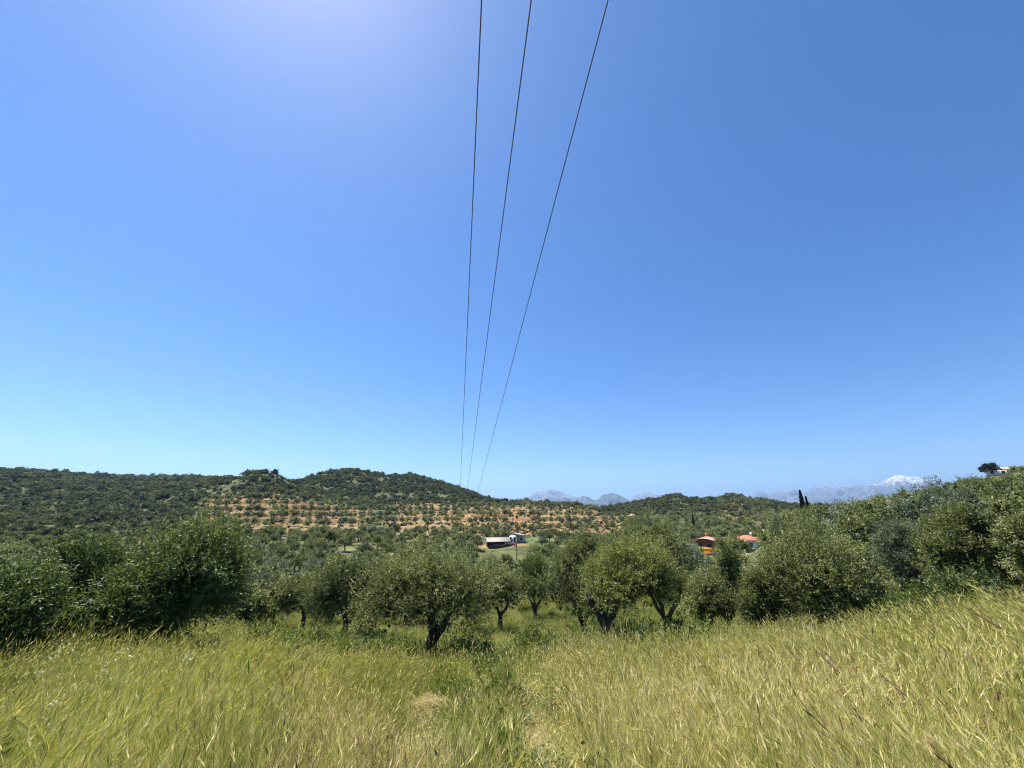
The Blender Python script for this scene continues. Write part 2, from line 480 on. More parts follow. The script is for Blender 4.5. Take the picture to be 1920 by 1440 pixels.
# ------------------------------------------------------------------ far mountains
def mountain(name, crest, R0, Rc, R1, mat, seed, rough, base=-110, nr=70, step=.06):
    A = []; T = []
    for a, c_ in crest:
        z = ray(a, c_); A.append(float(z[0])); T.append(float(z[1]))
    A = np.array(A); T = np.array(T)
    az = np.arange(A[0], A[-1], R(step))
    u = np.linspace(0, 1, nr)
    r = np.where(u < .7, R0 + (Rc - R0) * u / .7, Rc + (R1 - Rc) * (u - .7) / .3)
    AZ, RR = np.meshgrid(az, r)
    U = np.broadcast_to(u[:, None], AZ.shape)
    crestz = np.interp(AZ, A, T) * Rc + EYE
    t = np.where(U < .7, U / .7, 1 - (U - .7) / .3)
    x, y = np.sin(AZ) * RR, np.cos(AZ) * RR
    sc_ = (Rc - R0) * .22
    rid = 1 - np.abs(fbm(x / sc_, y / sc_, seed, 5))
    h = base + (crestz - base) * (t ** 1.25)
    edge = np.clip(np.minimum(AZ - A[0], A[-1] - AZ) / R(.8), 0, 1)
    env = np.sin(np.clip(t, 0, 1) * math.pi) ** .8
    h = h + (rid - .62) * rough * env + .10 * rough * fbm(x / (sc_ * .25), y / (sc_ * .25), seed + 9, 3)
    h = base + (h - base) * edge
    na_ = len(az)
    i = np.arange(nr - 1)[:, None] * na_; j = np.arange(na_ - 1)[None, :]
    q = np.stack(np.broadcast_arrays(i + j, i + j + 1, i + na_ + j + 1, i + na_ + j), -1).reshape(-1, 4)
    o = link(name, mk_mesh(name, np.stack([x, y, h], -1).reshape(-1, 3), [q], [mat], smooth=True))
    tag(o, kind='structure')
    return o

def rock_mat(name, lo, hi, snow=None):
    m, n, b = mat_new(name)
    g = n.nodes.new('ShaderNodeNewGeometry')
    nn = noise(n, .004, 7, .65, vec=g.outputs['Position'])
    c = ramp(n, nn, [(.35, lo), (.65, hi)])
    if snow:
        s = n.nodes.new('ShaderNodeSeparateXYZ'); n.links.new(g.outputs['Position'], s.inputs[0])
        n4 = noise(n, .011, 7, .75, vec=g.outputs['Position'])
        hgt = math_(n, 'MULTIPLY', math_(n, 'SUBTRACT', s.outputs[2], snow[0]), 1.0 / snow[1])
        f = math_(n, 'MULTIPLY', math_(n, 'ADD', hgt, math_(n, 'MULTIPLY', math_(n, 'SUBTRACT', n4, .54), 6.0)), .9, True)
        c = mixc(n, f, c, (.66, .67, .70))
    n.links.new(c, b.inputs['Base Color']); b.inputs['Roughness'].default_value = .95
    return m
M['rock'] = rock_mat('pale_limestone', (.10, .105, .10), (.20, .19, .17))
M['rock_dark'] = rock_mat('wooded_rock', (.035, .045, .035), (.085, .085, .07))
M['rock_snow'] = rock_mat('snowy_rock', (.075, .085, .085), (.14, .14, .13), (500, 230))
mountain('mountain', [(900, 965), (930, 948), (960, 938), (985, 931), (1005, 924), (1022, 920), (1031, 917), (1045, 921), (1060, 926), (1080, 932), (1105, 941), (1130, 948), (1165, 944), (1182, 935), (1192, 928), (1203, 927), (1215, 924), (1232, 926), (1260, 932), (1300, 950)], 8500, 11500, 14000, M['rock'], 5, 300)
mountain('mountain', [(985, 962), (1020, 946), (1042, 937), (1059, 931), (1075, 938), (1093, 930), (1105, 933), (1117, 936), (1130, 928), (1138, 924), (1148, 924), (1165, 931), (1186, 940), (1215, 950), (1250, 965)], 6000, 7600, 9000, M['rock_dark'], 15, 170)
mountain('mountain', [(1385, 950), (1405, 933), (1420, 921), (1430, 923), (1440, 928), (1471, 923), (1506, 920), (1529, 914), (1547, 913), (1570, 915), (1611, 911), (1634, 908), (1652, 901), (1669, 897), (1682, 893), (1710, 894), (1736, 897), (1754, 900), (1800, 905), (1860, 918), (1930, 950)], 9000, 13500, 16500, M['rock_snow'], 25, 420, nr=90)

# ------------------------------------------------------------------ leaves, trunks, trees
def leaf_quads(C, D, L, W, g, up=.7, fold=.18):
    """one lozenge per leaf: C base, D unit direction, L/W sizes"""
    n_ = len(C)
    Nn = g.normal(size=(n_, 3)); Nn[:, 2] += up
    S = np.cross(D, Nn); S /= np.linalg.norm(S, axis=1)[:, None] + 1e-9
    Nr = np.cross(S, D)
    L = np.broadcast_to(np.asarray(L, float), (n_,))[:, None]; W = np.broadcast_to(np.asarray(W, float), (n_,))[:, None]
    mid = C + D * L * .48 + Nr * W * fold
    V = np.stack([C, mid + S * W * .5, C + D * L, mid - S * W * .5], 1)
    return V.reshape(-1, 3), np.arange(n_ * 4).reshape(-1, 4)

def unit(v):
    return v / (np.linalg.norm(v, axis=-1, keepdims=True) + 1e-9)

def crown_lobes(g, Wx, Wy, H, Hb, k):
    cz = (H + Hb) / 2; rz = (H - Hb) / 2
    d = unit(g.normal(size=(k, 3))); d[:, 2] = np.abs(d[:, 2]) * 1.0 - .35
    q = g.uniform(.42, .80, k)[:, None]
    c = d * q * np.array([[Wx / 2, Wy / 2, rz]])
    c[:, 2] += cz
    s = g.uniform(.26, .50, k)
    rad = np.stack([s * Wx / 2, s * Wy / 2, s * rz * 1.05], 1)
    c = np.vstack([c, [[0, 0, cz + rz * .25]]]); rad = np.vstack([rad, [[Wx * .27, Wy * .27, rz * .68]]])
    return c, rad

def crown_mesh(name, seed, Wx, Wy, H, Hb, twigs, leaf, mat, per=12, lobes=11, tl=.34, shoots=.25, core=True, tint0=.0, csize=30):
    g = np.random.default_rng(seed)
    c, rad = crown_lobes(g, Wx, Wy, H, Hb, lobes)
    vol = rad.prod(1) ** .67; pk = vol / vol.sum()
    ncl = max(12, twigs // csize)
    w = g.choice(len(c), ncl * 3, p=pk)
    d = unit(g.normal(size=(len(w), 3)))
    lump = 1 + .22 * np.sin(d[:, 0] * 5 + w) * np.cos(d[:, 1] * 4.3 + w * 1.7) + .16 * np.sin(d[:, 2] * 6 + w * 2.1)
    rr = (g.uniform(.25, 1, len(w)) ** .42) * lump
    Pc = c[w] + d * rad[w] * rr[:, None]
    # drop sprays deep inside other lobes so that light and dark hollows remain
    inside = np.zeros(len(Pc))
    for k in range(len(c)):
        q = (((Pc - c[k]) / rad[k]) ** 2).sum(1)
        inside += (q < .55) & (w != k)
    keep = (g.uniform(size=len(Pc)) > .34 * inside) & (Pc[:, 2] > Hb * .9)
    Pc, d = Pc[keep][:ncl], d[keep][:ncl]
    ncl = len(Pc)
    ci = g.integers(0, ncl, twigs)
    csz = g.uniform(.6, 1.35, ncl)
    o_ = g.normal(size=(twigs, 3)) * np.array([[1, 1, .8]])
    Pp = Pc[ci] + o_ * (Wx * .056 * csz[ci])[:, None]
    ctint = g.normal(0, .11, ncl)[ci]
    d = d[ci]
    n_ = twigs
    td = d * .55 + unit(o_) * .5 + g.normal(size=(n_, 3)) * .35
    td[:, 2] += .38
    td = unit(td)
    ln = tl * g.uniform(.5, 1.25, n_)
    sh = (d[:, 2] > .1) & (g.uniform(size=n_) < shoots)
    td[sh] = unit(td[sh] * .55 + np.array([[0, .0, 1.]]))
    ln[sh] *= 1.6
    tt = (np.arange(per) + .5) / per
    C = (Pp[:, None, :] + td[:, None, :] * (ln[:, None] * tt[None, :])[..., None]).reshape(-1, 3)
    C += g.normal(size=C.shape) * leaf * .18
    D = unit(np.repeat(td, per, 0) * .65 + g.normal(size=C.shape) * .62)
    L = leaf * g.uniform(.7, 1.3, len(C)); Wd = L * g.uniform(.26, .40, len(C))
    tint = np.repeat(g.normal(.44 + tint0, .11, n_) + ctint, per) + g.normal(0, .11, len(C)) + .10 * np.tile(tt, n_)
    V, Qd = leaf_quads(C, D, L, Wd, g)
    Tn = np.repeat(np.clip(tint, 0, 1), 4)
    if core:   # filler leaves that shut out the light, tinted dark as painted inner shade
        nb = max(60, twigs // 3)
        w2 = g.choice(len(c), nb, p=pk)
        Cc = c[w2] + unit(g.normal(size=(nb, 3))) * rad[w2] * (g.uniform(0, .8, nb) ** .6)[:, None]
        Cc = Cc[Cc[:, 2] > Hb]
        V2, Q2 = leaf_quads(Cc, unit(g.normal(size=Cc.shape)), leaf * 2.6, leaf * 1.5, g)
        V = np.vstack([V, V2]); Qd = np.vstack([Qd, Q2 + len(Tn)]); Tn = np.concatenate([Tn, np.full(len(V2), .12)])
    return mk_mesh(name, V, [Qd], [mat], attrs={'tint': Tn}), c, rad

def trunk_mb(seed, H, Hb, c, thick, fork=None, lean=(0, 0), forks=3, mat=0, nseg=8):
    g = np.random.default_rng(seed + 500)
    mb = MB()
    fork = fork or max(.7, min(1.3, Hb + .5))
    top = np.array([lean[0], lean[1], fork])
    t = np.linspace(0, 1, 7)[:, None]
    path = np.array([[0, 0, -.35]]) * (1 - t) + top * t + np.array([[.10 * math.sin(seed), .08 * math.cos(seed), 0]]) * np.sin(t * 3.1)
    mb.tube(path, thick * np.interp(t[:, 0], [0, .18, .6, 1], [1.75, 1.15, .92, .85]), nseg + 4, mat, .12, seed=seed)
    order = np.argsort(-c[:, 2])
    heads = []
    for k in range(forks):
        a = k * 2 * math.pi / forks + g.uniform(-.4, .4)
        e = top + np.array([math.cos(a) * .55, math.sin(a) * .45, .75]) * g.uniform(.8, 1.15) * (H / 4)
        tt = np.linspace(0, 1, 5)[:, None]
        pth = (top - np.array([0, 0, .12])) * (1 - tt) + e * tt + g.normal(size=(5, 3)) * .05 * np.sin(tt * 3.14)
        mb.tube(pth, thick * np.linspace(.72, .42, 5), nseg, mat, .10, seed=seed + k)
        heads.append((e, pth[3]))
    for k in range(len(c)):
        e, _ = min(heads, key=lambda h: np.linalg.norm(h[0] - c[k]))
        tt = np.linspace(0, 1, 5)[:, None]
        pth = e * (1 - tt) + c[k] * tt + g.normal(size=(5, 3)) * .12 * np.sin(tt * 3.14)
        pth[0] -= unit(c[k] - e) * .05
        mb.tube(pth, thick * np.linspace(.36, .10, 5), 6, mat, .06, seed=seed + 30 + k)
        for q in range(4):
            e2 = c[k] + unit(g.normal(size=3) + np.array([0, 0, .5])) * g.uniform(.3, .75) * .9
            mid = (pth[3] + e2) / 2 + g.normal(size=3) * .08
            mb.tube(np.array([pth[3], mid, e2]), thick * np.array([.13, .08, .03]), 4, mat, cap=False)
    return mb

SHADOW = []     # (px,py,rx,ry) pictures of near crowns, to tell which far trees can be seen
def near_tree(name, label, cat, px, r, pxl, pxr, top, hb, mat='olive', seed=1, leaf=.095, twigs=2500, thick=.17, group=None,
              lobes=12, fork=None, lean=(0, 0), forks=3, tint0=0.0, shoots=.25, tl=.34, dy=.92):
    az, _ = ray(px, 1150)
    az = float(az); x, y = math.sin(az) * r, math.cos(az) * r
    z = gz(x, y)
    al, _ = ray(pxl, 1060); ar, _ = ray(pxr, 1060); ac = .5 * (float(al) + float(ar))
    Wd = r * (float(ar) - float(al))
    _, tt = ray((pxl + pxr) / 2, top)
    H = EYE + r * float(tt) - z
    hw = Wd * .97
    root = empty(name, (x, y, z))
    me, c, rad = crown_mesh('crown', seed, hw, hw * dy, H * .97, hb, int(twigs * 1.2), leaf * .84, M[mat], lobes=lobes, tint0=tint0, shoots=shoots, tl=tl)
    off = (r * (ac - az)) * np.array([math.cos(az), -math.sin(az)])
    cr = link('crown', me, root, (off[0], off[1], 0))
    tb = trunk_mb(seed, H, hb, c + np.array([[off[0], off[1], 0]]), thick, fork, lean, forks)
    tb.build('trunk', M['bark'], root, smooth=True)
    tag(root, label, cat, group)
    SHADOW.append(((pxl + pxr) / 2, (top + 1180) / 2, (pxr - pxl) * .42, (1180 - top) * .45, r))
    return root

G1 = 'olive trees along the edge of the meadow'
near_tree('leafy_tree', 'large dark green leafy tree with a domed crown on the left of the meadow', 'tree', 318, 15.5, 180, 488, 964, .1, 'leaf_green', 11, .115, 4600, .17, lobes=17, fork=.8, tint0=.04, tl=.36)
near_tree('leafy_tree', 'dark green leafy tree against the left side of the domed tree', 'tree', 150, 17, 15, 270, 1000, .1, 'leaf_green', 12, .115, 3600, .15, lobes=14, fork=.8, tl=.36)
near_tree('leafy_tree', 'low dark green leafy tree cut by the left edge of the picture', 'tree', -10, 15, -170, 130, 1046, .05, 'leaf_green', 13, .115, 3200, .15, lobes=13, fork=.7, tl=.36)
near_tree('olive_tree', 'small grey-green olive tree right beside the domed leafy tree', 'tree', 512, 35, 455, 552, 1088, .3, 'olive', 21, .12, 1300, .16, G1)
near_tree('olive_tree', 'small round olive tree on a thin dark trunk, second right of the domed tree', 'tree', 572, 31, 508, 612, 1078, .8, 'olive', 22, .12, 1500, .14, G1, fork=1.2, forks=2)
near_tree('olive_tree', 'medium olive tree with a short forked trunk left of the big central olive', 'tree', 652, 25, 576, 734, 1028, .8, 'olive', 23, .11, 2300, .17, G1, fork=1.2)
near_tree('olive_tree', 'big central olive tree with a dark trunk, left of the faint grass track', 'tree', 815, 17.5, 680, 918, 992, .8, 'olive', 24, .095, 4300, .24, G1, lobes=17, fork=1.15, tint0=.03)
near_tree('olive_tree', 'small pale olive tree at the far end of the track, right of the central olive', 'tree', 938, 30, 862, 974, 1040, .9, 'olive', 25, .12, 1600, .17, G1, fork=1.25, forks=2, tint0=.06)
near_tree('leafy_tree', 'rounded bright green tree at the end of the track between two olives', 'tree', 1003, 35, 950, 1052, 1036, .5, 'leaf_green', 26, .13, 1600, .16, G1, tint0=.12)
near_tree('olive_tree', 'olive tree just behind and left of the pale yellow-green olive with the split trunk', 'tree', 1092, 23, 1018, 1182, 982, .75, 'olive', 27, .105, 3000, .17, G1, fork=1.2, tint0=.10)
near_tree('olive_tree', 'pale yellow-green flowering olive tree with a thick split trunk right of the track', 'tree', 1142, 17, 1098, 1292, 1008, 1.5, 'olive_gold', 28, .09, 3800, .30, G1, lobes=14, fork=1.35, lean=(-.12, 0), forks=2)
near_tree('olive_tree', 'tall dark olive tree rising behind the pale flowering olive', 'tree', 1248, 26, 1162, 1300, 950, .5, 'olive', 29, .105, 3300, .18, G1, tint0=.03, lobes=14)
near_tree('olive_tree', 'feathery upright olive tree standing between the orange house and the white house', 'tree', 1364, 24, 1336, 1390, 997, .4, 'olive', 30, .10, 1700, .15, G1, shoots=.6, tint0=.04)
near_tree('olive_tree', 'low olive tree just below the orange house', 'tree', 1322, 22.5, 1272, 1372, 1066, .3, 'olive', 36, .10, 1900, .15, G1, shoots=.4, tint0=.08)
near_tree('olive_tree', 'low olive tree just below the white house with the terracotta roof', 'tree', 1412, 21.5, 1360, 1462, 1066, .25, 'olive', 37, .10, 2000, .15, G1, shoots=.4, tint0=.02)
near_tree('olive_tree', 'broad dense olive tree with foliage down to the grass on the right', 'tree', 1540, 22, 1426, 1664, 990, .15, 'olive', 31, .10, 5200, .18, G1, lobes=20, shoots=.3)
near_tree('olive_tree', 'olive tree showing above the broad dense olive on the right', 'tree', 1510, 31, 1450, 1590, 955, .5, 'olive', 32, .12, 2400, .18, G1, tint0=.07)
near_tree('olive_tree', 'silvery pale olive tree on the right, beside the broad dense olive', 'tree', 1702, 29, 1622, 1792, 966, .05, 'olive_silver', 33, .12, 2600, .18, G1)
near_tree('olive_tree', 'large olive tree near the right edge of the picture', 'tree', 1836, 26, 1736, 1950, 925, .2, 'olive', 34, .12, 4300, .2, G1, lobes=17, tint0=.08)
near_tree('olive_tree', 'olive tree cut by the right edge of the picture', 'tree', 1975, 23, 1890, 2100, 935, .15, 'olive', 35, .12, 3200, .2, G1, lobes=14, tint0=.04)

# low green shrubs at the foot of the right-hand trees
for i, (px, r, wd, h) in enumerate([(1655, 21, 1.9, 1.1), (1708, 20, 1.5, 1.0), (1772, 20, 2.2, 1.25), (1850, 19, 2.4, 1.2)]):
    az = float(ray(px, 1130)[0]); x, y = math.sin(az) * r, math.cos(az) * r
    o = link('shrub', crown_mesh('shrub', 60 + i, wd, wd, h, .05, 420, .10, M['leaf_bright' if i < 2 else 'leaf_green'], lobes=7, tl=.25)[0], None, (x, y, gz(x, y)))
    tag(o, ['low bright green shrub at the foot of the broad dense olive', 'low bright green shrub in front of the silvery olive',
            'low dark green shrub between the silvery olive and the large right-hand olive', 'low dark green shrub under the large right-hand olive'][i], 'shrub', 'shrubs along the right edge of the meadow')

# ------------------------------------------------------------------ groves on the slopes
def horizon_table():
    az = np.arange(-73, 73.01, .25) * math.pi / 180
    rr = np.concatenate([np.arange(20, 150, 2.0), np.arange(150, 700, 4.0)])
    A, Rg = np.meshgrid(az, rr)
    z = ground_z((np.sin(A) * Rg).ravel(), (np.cos(A) * Rg).ravel()).reshape(A.shape)
    t = np.maximum.accumulate((z - EYE) / Rg, axis=0)
    return az, rr, t
HA, HR, HT = horizon_table()
def seen(x, y, z):
    """how far a point at height z stands clear of the ground in front of it (tangent)"""
    az = np.arctan2(x, y); r = np.hypot(x, y)
    i = np.clip(np.round((az - HA[0]) / (HA[1] - HA[0])).astype(int), 0, len(HA) - 1)
    j = np.clip(np.searchsorted(HR, r) - 2, 0, len(HR) - 1)
    return (z - EYE) / r - HT[j, i]

def grove_points():
    out = []
    r = 36.0
    g = np.random.default_rng(99)
    while r < 470:
        st = 5.0 if r < 160 else 6.0
        a = -71.0 + g.uniform(0, 2)
        while a < 71:
            out.append((R(a) + g.normal() * .9 / r, r + g.normal() * .8))
            a += math.degrees(st / r) * g.uniform(.85, 1.25)
        r += 4.9 if r < 160 else (6.6 if r < 350 else 8)
    # rows of olives along every terrace tread
    a = -40.0
    while a < 20:
        rr = np.arange(158, 338, .5)
        x_, y_ = np.sin(R(a)) * rr, np.cos(R(a)) * rr
        tm = terrace_mask(np.full(len(rr), pxh(R(a))), rr, x_, y_) > .6
        q = (base_z(np.full(len(rr), R(a)), rr) + 0.5 * fbm(x_ / 22, y_ / 22, 31, 2)
             + .55 * np.interp(rr, [60, 150, 300], [.4, .7, 1.6]) * fbm(x_ / (4 + rr * .09), y_ / (4 + rr * .09), 3, 4)) / 3.0
        hit = np.concatenate([np.where((np.floor(q[1:] - o_) != np.floor(q[:-1] - o_)) & tm[1:] & (g.uniform() < pr_))[0] for o_, pr_ in ((.22, 1.0), (.58, .8))])
        for h_ in hit:
            out.append((R(a) + g.normal() * .8 / rr[h_], rr[h_] + g.normal() * .35 + 1000))
        a += math.degrees(3.7 / 220) * g.uniform(.8, 1.2)
    A = np.array(out)
    row = A[:, 1] > 700
    A[row, 1] -= 1000
    az, r = A[:, 0], A[:, 1]
    x, y = np.sin(az) * r, np.cos(az) * r
    p = pxh(az)
    e = 30 * fbm(x / 30, y / 30, 41, 2)
    dens = np.zeros(len(az))
    dens = np.where((p < 1200) & (r < 200), .93, dens)                       # lower grove
    dens = np.where((p + e > 375) & (p + e < 735) & (r >= 165) & (r < 276), .80, dens)   # terraces
    dens = np.where((p + e > 735) & (p + e < 1180) & (r >= 165) & (r < 345), .66, dens)  # orange hill
    dens = np.where((p + e > 965) & (p + e < 1180) & (r >= 200) & (r < 335), .42, dens)
    tmz = terrace_mask(p, r, x, y) > .6
    dens = np.where(tmz & (r > 158) & ~row, .0, dens)
    dens = np.where(row, np.where((p > 960) & (r > 215), .8, .95), dens)
    dens = np.where((p < 375) & (r > 100) & (r < 152), .55, dens)
    dens = np.where((p < 375) & (r >= 152), 0, dens)
    dens = np.where((p >= 1180) & (p < 1450) & (r < 330), .85, dens)
    dens = np.where((p >= 1440) & (r < 290), .95, dens)
    dens = np.where((p >= 1345) & (p < 1450) & (r >= 270), .7, dens)
    dens = np.where((p > 906) & (p < 994) & (r > 133) & (r < 145.5), 0, dens)     # farm yard
    dens = np.where((p > 975) & (p < 1022) & (r > 147) & (r < 162), 0, dens)     # green plot
    dens = np.where((p > 1290) & (p < 1440) & (r > 118) & (r < 165), 0, dens)    # houses
    zz = ground_z(x, y)
    _, tpy = project(x, y, zz + 5.0)
    dens = np.where((p > 1296) & (p < 1346) & (r < 145) & (tpy < 1036), 0, dens)
    dens = np.where((p > 1378) & (p < 1432) & (r < 150) & (tpy < 1042), 0, dens)
    dens = np.where((p > 902) & (p < 1000) & (r < 140) & (tpy + .30 * 4.2 * F / r < 1029), 0, dens)
    dens = np.where((p > 1838) & (p < 1915) & (r > 190) & (tpy < 886), 0, dens)
    dens = np.where((p > 1490) & (p < 1525) & (r < 112) & (tpy < 938), 0, dens)
    k = g.uniform(size=len(az)) < dens
    return x[k], y[k]

# tree patterns: three levels of detail
MID, FAR, DOT = [], [], []
for i in range(7):
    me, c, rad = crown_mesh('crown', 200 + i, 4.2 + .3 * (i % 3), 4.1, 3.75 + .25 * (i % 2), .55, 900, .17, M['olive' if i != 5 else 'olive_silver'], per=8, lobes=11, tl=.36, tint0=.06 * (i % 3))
    MID.append((me, trunk_mb(200 + i, 4, .7, c, .17, forks=3, nseg=5).mesh('trunk', [M['bark']], True)))
for i in range(6):
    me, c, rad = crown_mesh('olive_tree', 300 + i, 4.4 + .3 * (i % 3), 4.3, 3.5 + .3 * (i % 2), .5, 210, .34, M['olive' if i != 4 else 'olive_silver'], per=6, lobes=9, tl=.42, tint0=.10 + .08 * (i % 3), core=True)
    FAR.append(me)
for i in range(6):
    me, c, rad = crown_mesh('bush', 400 + i, 3.0, 3.0, 1.9 + .2 * i, .0, 90, .36, M['scrub'], per=5, lobes=7, tl=.4, tint0=(.04, .1, -.1, .16, -.06, .0)[i], core=True)
    DOT.append(me)

HID = bpy.data.collections.new('patterns')      # never linked to the scene: only scattered
def pattern_collection(name, meshes):
    c = bpy.data.collections.new(name)
    for i, me in enumerate(meshes):
        c.objects.link(bpy.data.objects.new('%s_%03d' % (name, i), me))
    return c

def scatter(name, P, rot, scl, idx, coll, label, cat):
    me = bpy.data.meshes.new(name)
    n_ = len(P)
    me.vertices.add(n_); me.vertices.foreach_set('co', np.asarray(P, np.float32).ravel())
    a = me.attributes.new('rot', 'FLOAT_VECTOR', 'POINT'); a.data.foreach_set('vector', np.asarray(rot, np.float32).ravel())
    a = me.attributes.new('scl', 'FLOAT_VECTOR', 'POINT'); a.data.foreach_set('vector', np.asarray(scl, np.float32).ravel())
    a = me.attributes.new('pick', 'INT', 'POINT'); a.data.foreach_set('value', np.asarray(idx, np.int32))
    me.update()
    o = link(name, me)
    t = bpy.data.node_groups.new(name, 'GeometryNodeTree')
    t.interface.new_socket('Geometry', in_out='INPUT', socket_type='NodeSocketGeometry')
    t.interface.new_socket('Geometry', in_out='OUTPUT', socket_type='NodeSocketGeometry')
    N = t.nodes
    gi, go = N.new('NodeGroupInput'), N.new('NodeGroupOutput')
    ci = N.new('GeometryNodeCollectionInfo'); ci.inputs['Collection'].default_value = coll
    ci.inputs['Separate Children'].default_value = True; ci.inputs['Reset Children'].default_value = True
    ip = N.new('GeometryNodeInstanceOnPoints'); ip.inputs['Pick Instance'].default_value = True
    def na(nm, ty):
        k = N.new('GeometryNodeInputNamedAttribute'); k.data_type = ty; k.inputs['Name'].default_value = nm
        return [s for s in k.outputs if s.enabled and s.name == 'Attribute'][0]
    e = N.new('FunctionNodeEulerToRotation')
    t.links.new(na('rot', 'FLOAT_VECTOR'), e.inputs[0])
    t.links.new(gi.outputs[0], ip.inputs['Points'])
    t.links.new(ci.outputs[0], ip.inputs['Instance'])
    t.links.new(na('pick', 'INT'), ip.inputs['Instance Index'])
    t.links.new(e.outputs[0], ip.inputs['Rotation'])
    t.links.new(na('scl', 'FLOAT_VECTOR'), ip.inputs['Scale'])
    t.links.new(ip.outputs[0], go.inputs[0])
    md = o.modifiers.new('scatter', 'NODES'); md.node_group = t
    tag(o, label, cat, kind='stuff')
    return o

tx, ty = grove_points()
tz = ground_z(tx, ty)
tr = np.hypot(tx, ty); tp = pxh(np.arctan2(tx, ty))
gs = np.random.default_rng(5)
ts = gs.uniform(.78, 1.18, len(tx)) * np.where((tp > 375) & (tp < 1180) & (tr > 165), 1.0, 1.05)
ts *= np.where((tp < 1200) & (tr < 165), .86, 1.0)
ts *= np.where((tp > 890) & (tp < 1070) & (tr > 95) & (tr < 130), .68, 1.0)
ts *= np.where((tp > 1440) & (tr > 110), .88, 1.0)
ppx, ppy = project(tx, ty, tz + 3.2 * ts)
vis = (seen(tx, ty, tz + 3.4 * ts) > .004) & (ppx > -20) & (ppx < 1940)
for (cx_, cy_, rx, ry, rr_) in SHADOW:
    vis &= ~((((ppx - cx_) / rx) ** 2 + ((ppy + 12 - cy_) / ry) ** 2 < 1.0) & (tr > rr_))
vis &= ppy < 1150
size = np.where(vis, ts / tr, 0)
order = np.argsort(-size)
chosen = order[:285]
chosen = chosen[size[chosen] > 0]
isch = np.zeros(len(tx), bool); isch[chosen] = True
def zone(p, r, s, silver):
    k = 'silvery olive tree' if silver else ('large olive tree' if s > 1.06 else ('small olive tree' if s < .9 else 'olive tree'))
    h = 'low' if r < 72 else ('halfway up' if r < 105 else 'high')
    for lim, w, gname in ((170, 'in the grove above the leftmost leafy trees', 'olives behind the leafy trees'),
                       (330, 'in the grove behind the left flank of the domed leafy tree', 'olives behind the leafy trees'),
                       (500, 'in the grove just right of the domed leafy tree top', 'olives beyond the domed tree'),
                       (610, 'in the dense grove straight under the knoll with orange terraces', 'olives under the terraces'),
                       (720, 'in the dense grove under the peak of the big hill', 'olives under the terraces'),
                       (820, 'in the grove above the left half of the central olive', 'olives behind the central olive'),
                       (910, 'in the grove above the right half of the central olive', 'olives behind the central olive'),
                       (985, 'in the valley grove just below the farm shed', 'olives below the farm'),
                       (1090, 'in the valley grove below the green plot', 'olives below the farm'),
                       (1290, 'in the valley behind the pale flowering olive', 'olives around the red roofed houses'),
                       (1450, 'in the valley around the red roofed houses', 'olives around the red roofed houses'),
                       (1540, 'on the right-hand slope below the tall cypress', 'olives on the right-hand slope'),
                       (1660, 'on the right-hand slope left of the silvery olive', 'olives on the right-hand slope'),
                       (1780, 'on the right-hand slope under the snowy mountain', 'olives on the right-hand slope'),
                       (9999, 'on the right-hand slope below the hilltop house', 'olives on the right-hand slope')):
        if p < lim:
            return k + ' ' + h + ' ' + w, gname
for i in chosen:
    k = int(gs.integers(len(MID)))
    root = empty('olive_tree', (tx[i], ty[i], tz[i]), gs.uniform(0, 6.28))
    s = float(ts[i]); root.scale = (s * gs.uniform(.9, 1.1), s * gs.uniform(.9, 1.1), s)
    for nm, me in zip(('crown', 'trunk'), MID[k]):
        o = bpy.data.objects.new(nm, me); COL.objects.link(o); o.parent = root
    lab, grp = zone(tp[i], tr[i], ts[i], k == 5)
    tag(root, lab, 'tree', grp)
for px, r, sz, lab in [(470, 31, .95, 'olive tree in shade between the domed leafy tree and the first small olive'),
                       (622, 34, .95, 'shaded olive tree in the gap behind the two thin-trunked olives'),
                       (762, 33, 1.0, 'shaded olive tree straight behind the central olive trunk'),
                       (1478, 30, .95, 'shaded olive tree behind the left side of the broad dense olive'),
                       (1610, 31, 1.1, 'shaded olive tree between the broad dense olive and the silvery olive'),
                       (1780, 33, 1.1, 'olive tree filling the gap between the silvery olive and the large right-hand olive')]:
    az_ = float(ray(px, 1140)[0]); x_, y_ = math.sin(az_) * r, math.cos(az_) * r
    k = int(gs.integers(5))
    root = empty('olive_tree', (x_, y_, gz(x_, y_) - .25), gs.uniform(0, 6.28)); root.scale = (sz * 1.05, sz * 1.05, sz * .9)
    for nm, me in zip(('crown', 'trunk'), MID[k]):
        o = bpy.data.objects.new(nm, me); COL.objects.link(o); o.parent = root
    tag(root, lab, 'tree', 'olives just behind the first row')
rest = np.where(~isch & ((seen(tx, ty, tz + 4 * ts) > -.004)) & (tr > 40))[0]
near_rest = rest[tr[rest] < 110]; far_rest = rest[tr[rest] >= 110]
FC = pattern_collection('far_olive', FAR)
def rz3(n_, g): return np.stack([np.zeros(n_), np.zeros(n_), g.uniform(0, 6.28, n_)], 1)
k = rest
scatter('olive_groves', np.stack([tx[k], ty[k], tz[k] - .1], 1), rz3(len(k), gs), np.stack([ts[k]] * 3, 1), gs.integers(0, len(FAR), len(k)), FC,
        'far olive groves covering the terraces and valley sides', 'olive grove')

